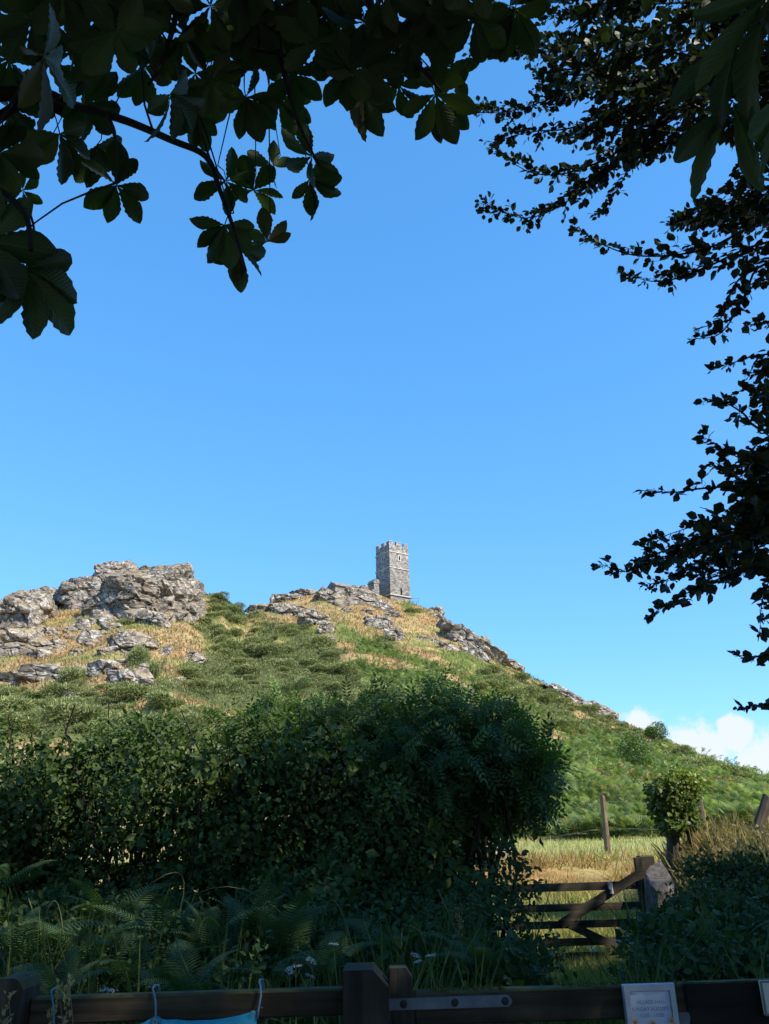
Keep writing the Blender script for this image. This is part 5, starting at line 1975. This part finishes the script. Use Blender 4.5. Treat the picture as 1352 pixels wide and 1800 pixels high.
for p in (tp0 + [.004, 0, -.012], tp1 + [-.012, 0, -.008]):
    mb = MB()
    q = p - T0
    ring = [(q[0] + .007 * math.cos(t), -.012, q[2] + .007 * math.sin(t)) for t in np.linspace(0, 6.283, 13)]
    mb.tube(ring, .0022, 5, False)
    mb.build('eyelet', IRONG, tarp)
# ------------------------------------------------------------------ trees over the car park


def atw(px, py, w):
    """world point at a photo position, w metres along the optical axis"""
    return EYE + (RC @ np.array([(px - 676) / FOC, -(py - 900) / FOC, -1.0])) * w


CHEST = leaf_mat('horse_chestnut_leaves', (.020, .036, .012), (.046, .072, .021), .2, .5, .25, None, True)
CHESTB = leaf_mat('browning_chestnut_leaves', (.05, .045, .02), (.10, .075, .03), .25, .6, .2)
BEECH = leaf_mat('beech_leaves', (.016, .028, .013), (.042, .06, .022), .12, .5, .25)
CBARK = wood_mat('chestnut_bark', (.02, .017, .014), (.06, .05, .04), 'Z')


def leaflet_mesh(seed, mat):
    """toothed, pleated horse chestnut leaflet, base at the origin, one unit long along y"""
    r = np.random.default_rng(seed)
    n = 15
    V, F = [], []
    bend, tw = r.uniform(.10, .32), r.uniform(-.25, .25)
    for i in range(n + 1):
        t = i / n
        wd = .222 * math.sin(math.pi * min(1, t ** 1.35)) ** .8 * (1 + .12 * (t > .55)) if 0 < t < 1 else .012
        if t > .86:
            wd = .222 * 1.1 * ((1 - t) / .14) ** .75 * .62 + .004
        z = -bend * t * t
        tooth = .011 if i % 2 else -.004
        y = t - .02 * (i % 2)
        V += [(0, t, z), (-(wd + tooth * (wd > .04)), y + .03, z + wd * (.30 + tw) - (.02 if i % 2 else 0)), ((wd + tooth * (wd > .04)), y + .03, z + wd * (.30 - tw) - (.02 if i % 2 else 0)),
              (-wd * .5, y + .012, z + wd * .16 + (.014 if i % 2 else -.006)), (wd * .5, y + .012, z + wd * .16 + (.014 if i % 2 else -.006))]
    for i in range(n):
        a, b = i * 5, (i + 1) * 5
        F += [[a, b, b + 3, a + 3], [a + 3, b + 3, b + 1, a + 1], [a, a + 4, b + 4, b], [a + 4, a + 2, b + 2, b + 4]]
    V = np.array(V)
    me = npmesh('leaflet', V, np.array(F), mat, True, {'rnd': np.full(len(V), r.random() * .9)})
    return me


LFM = [leaflet_mesh(k, CHEST) for k in range(6)]
LFB = [leaflet_mesh(k + 20, CHESTB) for k in range(2)]
chest = empty('horse_chestnut_tree', (-3.6, -2.6, 0))
tag(chest, 'horse chestnut whose dark toothed leaves hang across the top left', 'tree')
H0 = np.array(chest.location)
# main stem and limbs (the stem stands behind the camera)
mb = MB()
mb.tube([(0, 0, -.2), (.05, .05, 1.5), (0, .1, 4), (.15, .2, 8), (.2, .2, 11)], [.42, .33, .28, .2, .08], 12)
mb.build('trunk', CBARK, chest)


BPTS = []


def limb(pts, r0, r1, name='branch', parent=chest, base=H0, mat=CBARK):
    pts = np.array(pts, float) - base
    n = len(pts)
    # Catmull-Rom through the points
    P = np.concatenate([[2 * pts[0] - pts[1]], pts, [2 * pts[-1] - pts[-2]]])
    out = []
    for i in range(n - 1):
        for t in np.linspace(0, 1, 6)[:-1]:
            a, b, c, d = P[i], P[i + 1], P[i + 2], P[i + 3]
            out.append(.5 * ((2 * b) + (c - a) * t + (2 * a - 5 * b + 4 * c - d) * t ** 2 + (3 * b - a - 3 * c + d) * t ** 3))
    out.append(pts[-1])
    out = np.array(out)
    BPTS.append(out + base)
    mb = MB()
    mb.tube(out, np.linspace(r0, r1, len(out)), 7)
    return mb.build(name, mat, parent, smooth=True)


BR = [([(-60, 232, 3.0), (0, 205, 3.0), (70, 165, 3.0), (130, 185, 3.0), (220, 212, 2.95), (300, 246, 2.9), (362, 275, 2.85), (385, 330, 2.8), (410, 400, 2.75), (432, 476, 2.7)], .022, .005),
      ([(430, -40, 3.3), (470, 40, 3.2), (495, 110, 3.1), (510, 170, 3.0), (530, 230, 2.95), (562, 292, 2.9)], .016, .004),
      ([(-40, 170, 2.9), (40, 165, 2.9), (110, 195, 2.95)], .028, .02),
      ([(190, 205, 2.95), (202, 240, 2.9), (203, 322, 2.8)], .009, .004),
      ([(310, -60, 3.2), (310, 20, 3.1), (285, 110, 3.0), (260, 150, 3.0)], .014, .006),
      ([(640, -60, 3.2), (660, 40, 3.1), (700, 90, 3.0), (745, 125, 2.9), (775, 160, 2.85)], .018, .006),
      ([(440, 85, 3.05), (510, 100, 3.05), (562, 123, 3.0)], .008, .004),
      ([(-60, 320, 1.9), (0, 335, 1.85), (45, 380, 1.8), (55, 440, 1.75)], .010, .005),
      ([(840, -80, 3.0), (850, 0, 2.9), (830, 40, 2.9)], .016, .006),
      ([(1420, -60, 1.6), (1360, 20, 1.55), (1325, 90, 1.5)], .012, .007),
      ([(380, 140, 3.1), (330, 160, 3.1), (420, 120, 3.05)], .008, .005)]
for pts, r0, r1 in BR:
    limb([atw(*p) for p in pts], r0, r1)
# boughs joining the leafy twigs to the stem behind
for tgt in ((-60, 232, 3.0), (430, -40, 3.3), (640, -60, 3.2), (310, -60, 3.2), (-60, 320, 1.9), (840, -80, 3.0), (1420, -60, 1.6), (-40, 170, 2.9)):
    e = atw(*tgt)
    s = H0 + np.array([0.0, .1, 3.2 + .15 * (tgt[0] % 7)])
    m = (s + e) / 2 + np.array([0, -.2, .7])
    limb([s, m, e], .07, .02)
LEAVES = [  # photo x, y, leaflet length px, first angle, spread, leaflets, droop
    (205, 325, 78, 20, 360, 7, .15), (45, 470, 128, 200, 190, 6, .1), (40, 335, 46, 0, 360, 6, .2), (398, 318, 66, 0, 360, 6, .2), (445, 335, 62, 300, 260, 6, .2), (395, 395, 74, 150, 220, 6, .2),
    (420, 438, 68, 170, 250, 6, .15), (470, 425, 55, 0, 200, 5, .2), (548, 275, 66, 0, 360, 6, .2), (545, 315, 62, 200, 230, 6, .1), (480, 292, 48, 0, 300, 5, .3), (515, 130, 76, 0, 360, 6, .3),
    (490, 175, 62, 190, 250, 6, .2), (612, 118, 92, 160, 330, 7, .15), (640, 160, 82, 180, 200, 5, .15), (700, 150, 62, 150, 260, 5, .2), (765, 165, 84, 180, 330, 7, .15), (775, 185, 76, 220, 150, 5, .15),
    (795, 120, 66, 0, 330, 6, .2), (722, 62, 98, 0, 360, 7, .2), (835, 30, 98, 0, 360, 7, .2), (640, 40, 96, 0, 360, 7, .2), (575, 25, 88, 0, 360, 7, .25), (905, 15, 100, 170, 200, 7, .2),
    (450, 35, 92, 0, 360, 7, .2), (400, 95, 88, 0, 360, 7, .2), (322, 60, 88, 20, 360, 7, .2), (300, 165, 108, 170, 250, 6, .2), (205, 55, 108, 0, 360, 7, .2), (130, 92, 100, 10, 360, 7, .2),
    (75, 100, 118, 150, 300, 6, .3), (55, 35, 110, 0, 360, 7, .2), (150, 180, 92, 160, 300, 7, .2), (105, 235, 82, 170, 220, 6, .1), (18, 190, 88, 180, 330, 6, .2), (432, 170, 72, 190, 240, 6, .2),
    (372, 140, 80, 180, 260, 6, .2), (0, 268, 80, 220, 230, 6, .15), (240, 15, 100, 0, 360, 7, .2), (15, 105, 95, 0, 360, 7, .2), (170, 255, 74, 180, 200, 6, .1), (480, 85, 70, 0, 360, 6, .25),
    (690, 95, 88, 0, 360, 7, .2), (760, 15, 100, 0, 360, 7, .2), (545, -20, 95, 0, 360, 7, .2), (370, 10, 96, 0, 360, 7, .2), (960, -25, 90, 180, 180, 6, .2), (680, -20, 100, 0, 360, 7, .2),
    (1302, 55, 165, 205, 95, 3, .02), (1288, 178, 165, 210, 118, 4, .02), (1410, 150, 190, 195, 130, 5, .02), (1360, -20, 180, 180, 180, 5, .05), (-30, 420, 120, 200, 260, 6, .1), (20, 540 - 60, 90, 200, 120, 4, .1), (-40, 300, 90, 180, 300, 6, .2),
    (110, -20, 110, 0, 360, 7, .2), (280, -25, 100, 0, 360, 7, .2), (430, -30, 100, 0, 360, 7, .2), (840, -40, 100, 0, 360, 7, .2), (255, 120, 70, 0, 360, 6, .25), (340, 200, 60, 200, 200, 5, .2)]
BRN = {7, 14, 30}
cam_x, cam_y, cam_z = RC[:, 0], RC[:, 1], RC[:, 2]
lr = np.random.default_rng(123)
BALL = np.concatenate(BPTS)
for _k in range(24):                                # further leaves filling the top edge
    _x = lr_x = float(rng.uniform(-20, 900))
    LEAVES.append((_x, float(rng.uniform(-30, 150 - .07 * abs(_x - 200))), float(rng.uniform(58, 84)), float(rng.uniform(0, 360)), 340, 6, .25))
for k, (px, py, lp, a0, spr, nl, droop) in enumerate(LEAVES):
    if 86 <= lp <= 112:
        lp *= .80
    elif lp < 86:
        lp *= .94
    Lr = lr.uniform(.15, .175)
    w = Lr * FOC / lp * .95
    C = atw(px, py, w)
    nrm = unit1(cam_z * .9 + np.array([0, 0, -.35]) + lr.normal(size=3) * .30)      # the leaf seen from below
    X = unit1(cam_x - nrm * cam_x.dot(nrm))
    Yv_ = np.cross(nrm, X)
    mb = MB()
    pe = -Yv_ * 0 + np.array([lr.normal() * .02, lr.normal() * .02, .10])
    mb.tube([np.zeros(3), pe * .5 + lr.normal(size=3) * .008, pe], [.0022, .0022, .003], 5)
    lf = mb.build('leaf', CHEST if k not in BRN else CHESTB, chest, C - H0)
    tip_ = C + pe
    near = BALL[np.argmin(np.linalg.norm(BALL - tip_, axis=1) + .6 * np.maximum(0, tip_[2] - BALL[:, 2]))]
    if np.linalg.norm(near - tip_) > .05:              # the twig that carries this leaf
        mid = (near + tip_) / 2 + np.array([0, 0, .12 * np.linalg.norm(near - tip_)]) + lr.normal(size=3) * .01
        mb = MB()
        mb.tube([near - H0, (near + mid) / 2 - H0 + lr.normal(size=3) * .006, mid - H0, (mid + tip_) / 2 - H0 + [0, 0, .01], tip_ - H0], [.0045, .004, .0035, .003, .0025], 5)
        mb.build('twig', CBARK, chest, smooth=True)
    for i in range(nl):
        ang = math.radians(a0 + spr * (i + .5) / nl + lr.uniform(-9, 9))
        d = unit1(X * math.cos(ang) + Yv_ * math.sin(ang) - nrm * (-droop) * lr.uniform(.2, 2.0) * (-1) + np.array([0, 0, -droop * .8]) + lr.normal(size=3) * .10)
        nn = unit1(-nrm + lr.normal(size=3) * .35)
        xx = unit1(np.cross(d, nn))
        zz = np.cross(xx, d)
        s = Lr * (.72 + .28 * math.sin(math.pi * (i + .5) / nl)) * lr.uniform(.88, 1.1)
        wv_ = s * lr.uniform(.85, 1.12) * (.58 if lp > 150 else 1)
        o = add('leaflet', (LFB[i % 2] if (k in BRN and i < 3) else LFM[(i + k) % 6]), lf)
        o.matrix_basis = Matrix(((xx[0] * wv_, d[0] * s, zz[0] * s, 0), (xx[1] * wv_, d[1] * s, zz[1] * s, 0), (xx[2] * wv_, d[2] * s, zz[2] * s, 0), (0, 0, 0, 1)))


def crown(center, radii, n, size, seed, mat, base, hide=None, tpl=T_LEAF2, shell=.6):
    st = blob_leaves([(np.array(center) + np.array(o) * np.array(radii), tuple(np.array(radii) * s)) for o, s in
                      (((0, 0, 0), .75), ((.45, .1, .1), .5), ((-.45, .15, 0), .5), ((.1, .45, .2), .5), ((0, -.45, .1), .5), ((.1, 0, .5), .5), ((-.2, -.2, -.4), .5), ((.3, -.3, -.3), .5))],
                     n, seed, size, tpl, shell, .3, 2.0, .3)
    if hide is not None:
        k = ~hide(st[1])
        st = tuple(a[k] if isinstance(a, np.ndarray) and len(a) == n else a for a in st)
    me = leafmesh('foliage', mat, [st])
    me.transform(Matrix.Translation(Vector(-np.array(base, float))))
    return me


def in_view(P):
    q = (P - EYE) @ RC
    px, py = proj(P)
    return (q[:, 2] < 0) & (px > -120) & (px < 1420) & (py > -140) & (py < 1900) | (np.linalg.norm(P - EYE, axis=1) < 1.3)


tag(add('foliage', crown((-2.4, -.8, 7.2), (5.2, 4.6, 4.2), 15000, .26, 201, CHEST, H0, in_view), chest), kind='stuff')

# ------------------------------------------------------------------ beech on the right
beech = empty('beech_tree', (8.6, 4.4, 0))
tag(beech, 'beech tree whose fine leafy sprays hang down the right side', 'tree')
B0 = np.array(beech.location)
mb = MB()
mb.tube([(0, 0, -.2), (0, 0, 2), (-.1, -.1, 5), (-.2, -.3, 9), (-.2, -.5, 13)], [.38, .3, .25, .16, .04], 12)
mb.build('trunk', CBARK, beech)
SPR = [  # sprays: photo polyline, metres away along the axis, twig spread, density
    ([(1560, 20), (1352, 50), (1200, 60), (1050, 70), (930, 90), (835, 92)], 6.6, .26, 1.5), ([(1560, 120), (1352, 120), (1150, 140), (1000, 165), (900, 195), (830, 198)], 6.4, .24, 1.4),
    ([(1560, 60), (1352, 110), (1180, 205), (1070, 295), (1000, 352), (925, 383), (842, 356)], 6.2, .20, 1.3), ([(1300, 60), (1130, 170), (1112, 240), (1098, 310), (1050, 382)], 6.0, .13, 1.0),
    ([(1352, 90), (1150, 150), (1020, 220), (930, 232), (866, 250)], 6.5, .20, 1.1), ([(1200, 200), (1040, 290), (940, 305), (864, 256)], 6.4, .15, .9),
    ([(1560, 340), (1352, 385), (1240, 438), (1130, 450), (1060, 430), (1008, 398)], 6.0, .14, 1.0), ([(1560, 400), (1352, 425), (1240, 470), (1160, 495), (1088, 478)], 5.9, .14, 1.1),
    ([(1560, 420), (1352, 460), (1310, 520), (1268, 585), (1215, 597)], 5.8, .11, 1.0), ([(1400, 440), (1300, 490), (1268, 558), (1224, 580)], 5.8, .07, .6), ([(1560, 600), (1352, 622), (1305, 632), (1248, 652)], 5.8, .08, .7),
    ([(1560, 800), (1352, 760), (1305, 725), (1270, 706), (1237, 705)], 5.6, .12, .8), ([(1560, 860), (1400, 840), (1300, 805), (1230, 764)], 5.5, .14, 1.0), ([(1560, 850), (1352, 852), (1240, 858), (1180, 866), (1128, 862)], 5.4, .09, .55),
    ([(1560, 900), (1352, 925), (1250, 945), (1150, 975), (1100, 1005), (1060, 993)], 5.4, .15, 1.3), ([(1560, 960), (1352, 990), (1230, 1032), (1142, 1082)], 5.4, .13, 1.0), ([(1560, 1130), (1352, 1150), (1320, 1160), (1290, 1150)], 5.4, .06, .6),
    ([(1560, 1250), (1400, 1235), (1345, 1238), (1296, 1246)], 5.4, .05, .6), ([(1560, 300), (1352, 330), (1250, 372), (1180, 392)], 6.0, .18, 1.4), ([(1560, 700), (1420, 740), (1345, 790), (1300, 900)], 5.7, .22, 1.2),
    ([(1560, 520), (1420, 560), (1352, 640), (1340, 740)], 5.8, .14, 1.0), ([(1560, 880), (1352, 890), (1250, 915), (1130, 955)], 5.5, .14, 1.0), ([(1560, 950), (1400, 960), (1345, 1040), (1335, 1120)], 5.5, .10, .8),
    ([(1560, 0), (1352, 10), (1200, 5), (1050, 15), (960, 30)], 6.8, .26, 1.5), ([(1560, 180), (1352, 200), (1230, 230), (1100, 270), (1040, 330)], 6.3, .20, 1.2), ([(1560, 90), (1300, 130), (1080, 130), (950, 150)], 6.6, .24, 1.4),
    ([(1450, 250), (1352, 280), (1290, 330), (1240, 350)], 6.1, .14, .9), ([(1560, 870), (1420, 880), (1320, 850), (1250, 820)], 5.6, .17, 1.2), ([(1500, 660), (1400, 690), (1340, 680), (1290, 690)], 5.7, .11, .9)]
br = np.random.default_rng(77)
for (x0_, x1_, y0_, y1_, n_) in ((940, 1352, -10, 300, 12), (1180, 1352, 340, 480, 4), (1200, 1352, 760, 1040, 10), (1290, 1352, 480, 760, 5), (1110, 1300, 930, 1050, 6), (1240, 1330, 680, 900, 4)):
    for _ in range(n_):                            # inner sprays that close the crown
        ex, ey = br.uniform(x0_, x1_), br.uniform(y0_, y1_)
        sx_, sy_ = ex + br.uniform(150, 330), ey - br.uniform(-20, 110)
        SPR.append(([(sx_, sy_), ((ex + sx_) / 2, (ey + sy_) / 2 - br.uniform(-10, 25)), (ex + 40, ey - 8), (ex, ey)], br.uniform(5.6, 6.9), br.uniform(.12, .2), 1.1))
LP, LD, LN, LS = [], [], [], []
twmb = MB()
for si_, (pl, w, spread, dens) in enumerate(SPR):
    pts = np.array([atw(px, py, w + .25 * (i - 2) * .3) for i, (px, py) in enumerate(pl)])
    limb(pts, .012 if len(pl) > 4 else .009, .0018, 'branch', beech, B0)
    seg = np.linalg.norm(np.diff(pts, axis=0), axis=1)
    cum = np.concatenate([[0], np.cumsum(seg)])
    L = cum[-1]
    nt = int(L / .026 * dens)
    tip = pts[-1]
    for j in range(nt):
        s = L * (j + br.random()) / nt
        i = min(len(seg) - 1, np.searchsorted(cum, s) - 1 if s > 0 else 0)
        t = (s - cum[i]) / seg[i]
        p = pts[i] * (1 - t) + pts[i + 1] * t
        ax = unit1(pts[i + 1] - pts[i])
        left = 1 - s / L
        ln = spread * (.35 + .65 * min(1, left * 1.6)) * br.uniform(.5, 1.2)
        dirn = unit1(ax * br.uniform(.4, 1.0) + br.normal(size=3) * np.array([.6, .8, .6]) + np.array([0, 0, -.08]))
        q = p + dirn * ln
        twmb.tube([p - B0, (p + q) / 2 + br.normal(size=3) * .012 - B0, q - B0], [.0026, .0018, .001], 4, False)
        nlv = max(2, int(ln / br.uniform(.022, .04)))
        for m in range(nlv + 1):
            f = (m + .6) / (nlv + .6)
            c = p + (q - p) * f
            sd = unit1(np.cross(dirn, [0, 0, 1]) * (1 if m % 2 else -1) + br.normal(size=3) * .35)
            LP.append(c)
            LD.append(unit1(dirn * .7 + sd * .8) if m < nlv else dirn)
            LN.append(unit1(np.array([0, -.25, .8]) + br.normal(size=3) * .8))
            LS.append(br.uniform(.04, .092) * (1 - .35 * f * (left < .25)) * (1.2 if w < 5.65 else 1.0))
    for m in range(7):                                     # leaves at the tip
        c = tip + unit1(pts[-2] - tip) * m * .035
        LP.append(c)
        LD.append(unit1(unit1(tip - pts[-2]) + br.normal(size=3) * .6))
        LN.append(unit1(np.array([0, 0, 1.0]) + br.normal(size=3) * .6))
        LS.append(br.uniform(.03, .055))
twmb.build('twigs', CBARK, beech)
LP, LD, LN, LS = np.array(LP), np.array(LD), np.array(LN), np.array(LS)
T_BEECH = (T_LEAF6[0] * np.array([1.3, 1, 1]), T_LEAF6[1])
lpx, lpy = proj(LP)
vis = (lpx > 0) & (lpx < 1352) & (lpy > 0) & (lpy < 1800)
big = np.argsort(-(LS / -((LP - EYE) @ RC)[:, 2]) * (vis & ((lpx < 1240) | (lpy > 420))))[:290]
single = np.zeros(len(LP), bool)
single[big] = True
me = leafmesh('foliage', BEECH, [(T_BEECH, LP[~single] - B0, LD[~single], LN[~single], LS[~single], br.random((~single).sum()) * .9)])
tag(add('foliage', me, beech), kind='stuff')
LFm = [npmesh('leaf', T_BEECH[0], T_BEECH[1], BEECH, False, {'rnd': np.full(7, v)}) for v in (.15, .4, .65, .85)]
for j in big:
    d, nn = LD[j], LN[j]
    xx = unit1(np.cross(d, nn))
    zz = np.cross(xx, d)
    s = float(LS[j])
    o = add('leaf', LFm[j % 4], beech)
    c = LP[j] - B0
    o.matrix_basis = Matrix(((xx[0] * s, d[0] * s, zz[0] * s, c[0]), (xx[1] * s, d[1] * s, zz[1] * s, c[1]), (xx[2] * s, d[2] * s, zz[2] * s, c[2]), (0, 0, 0, 1)))
for pl, w, sp_, dn_ in SPR[::2]:
    e = atw(*pl[0], w - .15)
    limb([B0 + np.array([-.1, -.1, max(2.2, e[2] - 1.2)]), (B0 + e) / 2 + np.array([0, 0, e[2] / 2 + .2]), e], .06, .012, 'branch', beech, B0)


def hide_beech(P):
    q = (P - EYE) @ RC
    px, py = proj(P)
    return (q[:, 2] < 0) & (px > -100) & (px < 1390) & (py > -100) & (py < 1900)


tag(add('foliage', crown((8.5, 2.9, 7.5), (4.8, 4.8, 5.4), 22000, .22, 202, BEECH, B0, hide_beech), beech), kind='stuff')

# the rest of the row along the lane, to the right of and behind the camera
for k, (tx, ty, hz, rx, ry, rz, lab) in enumerate((
        (14.5, 1.2, 7.9, 5.2, 5.0, 5.5, 'tall roadside tree just right of the beech'), (20.5, 0, 8.9, 5.6, 5.2, 6.5, 'tallest roadside tree in the row right of the car park'), (27, -1.5, 10.0, 5.6, 5.6, 7.4, 'roadside tree at the far right end of the row'),
        (6.0, -4.0, 8.6, 5.8, 5.0, 6.0, 'broad tree behind the car park on the right'), (-9, -4.5, 8.0, 5.0, 4.6, 5.5, 'unseen tree added behind the car park on the left to block the sky'), (-1, -9, 8.5, 6, 4.5, 6.0, 'tree directly behind the car park'))):  # left-hand tree added out of view to block sky light
    t = empty('roadside_tree', (tx, ty, 0))
    tag(t, lab, 'tree', 'trees around the car park')
    mb = MB()
    mb.tube([(0, 0, -.2), (.1, 0, hz * .5), (0, .1, hz + rz * .6)], [.34, .24, .04], 9)
    for q in range(7):
        a = q * 2.2
        mb.tube([(0, 0, hz * (.35 + .06 * q)), (math.cos(a) * rx * .35, math.sin(a) * ry * .35, hz * (.6 + .07 * q)), (math.cos(a) * rx * .65, math.sin(a) * ry * .65, hz * (.75 + .07 * q))], [.12, .07, .02], 6, False)
    mb.build('trunk', CBARK, t)
    tag(add('foliage', crown((tx, ty, hz), (rx, ry, rz), 15000, .30, 210 + k, CHEST, (tx, ty, 0), hide_beech), t), kind='stuff')
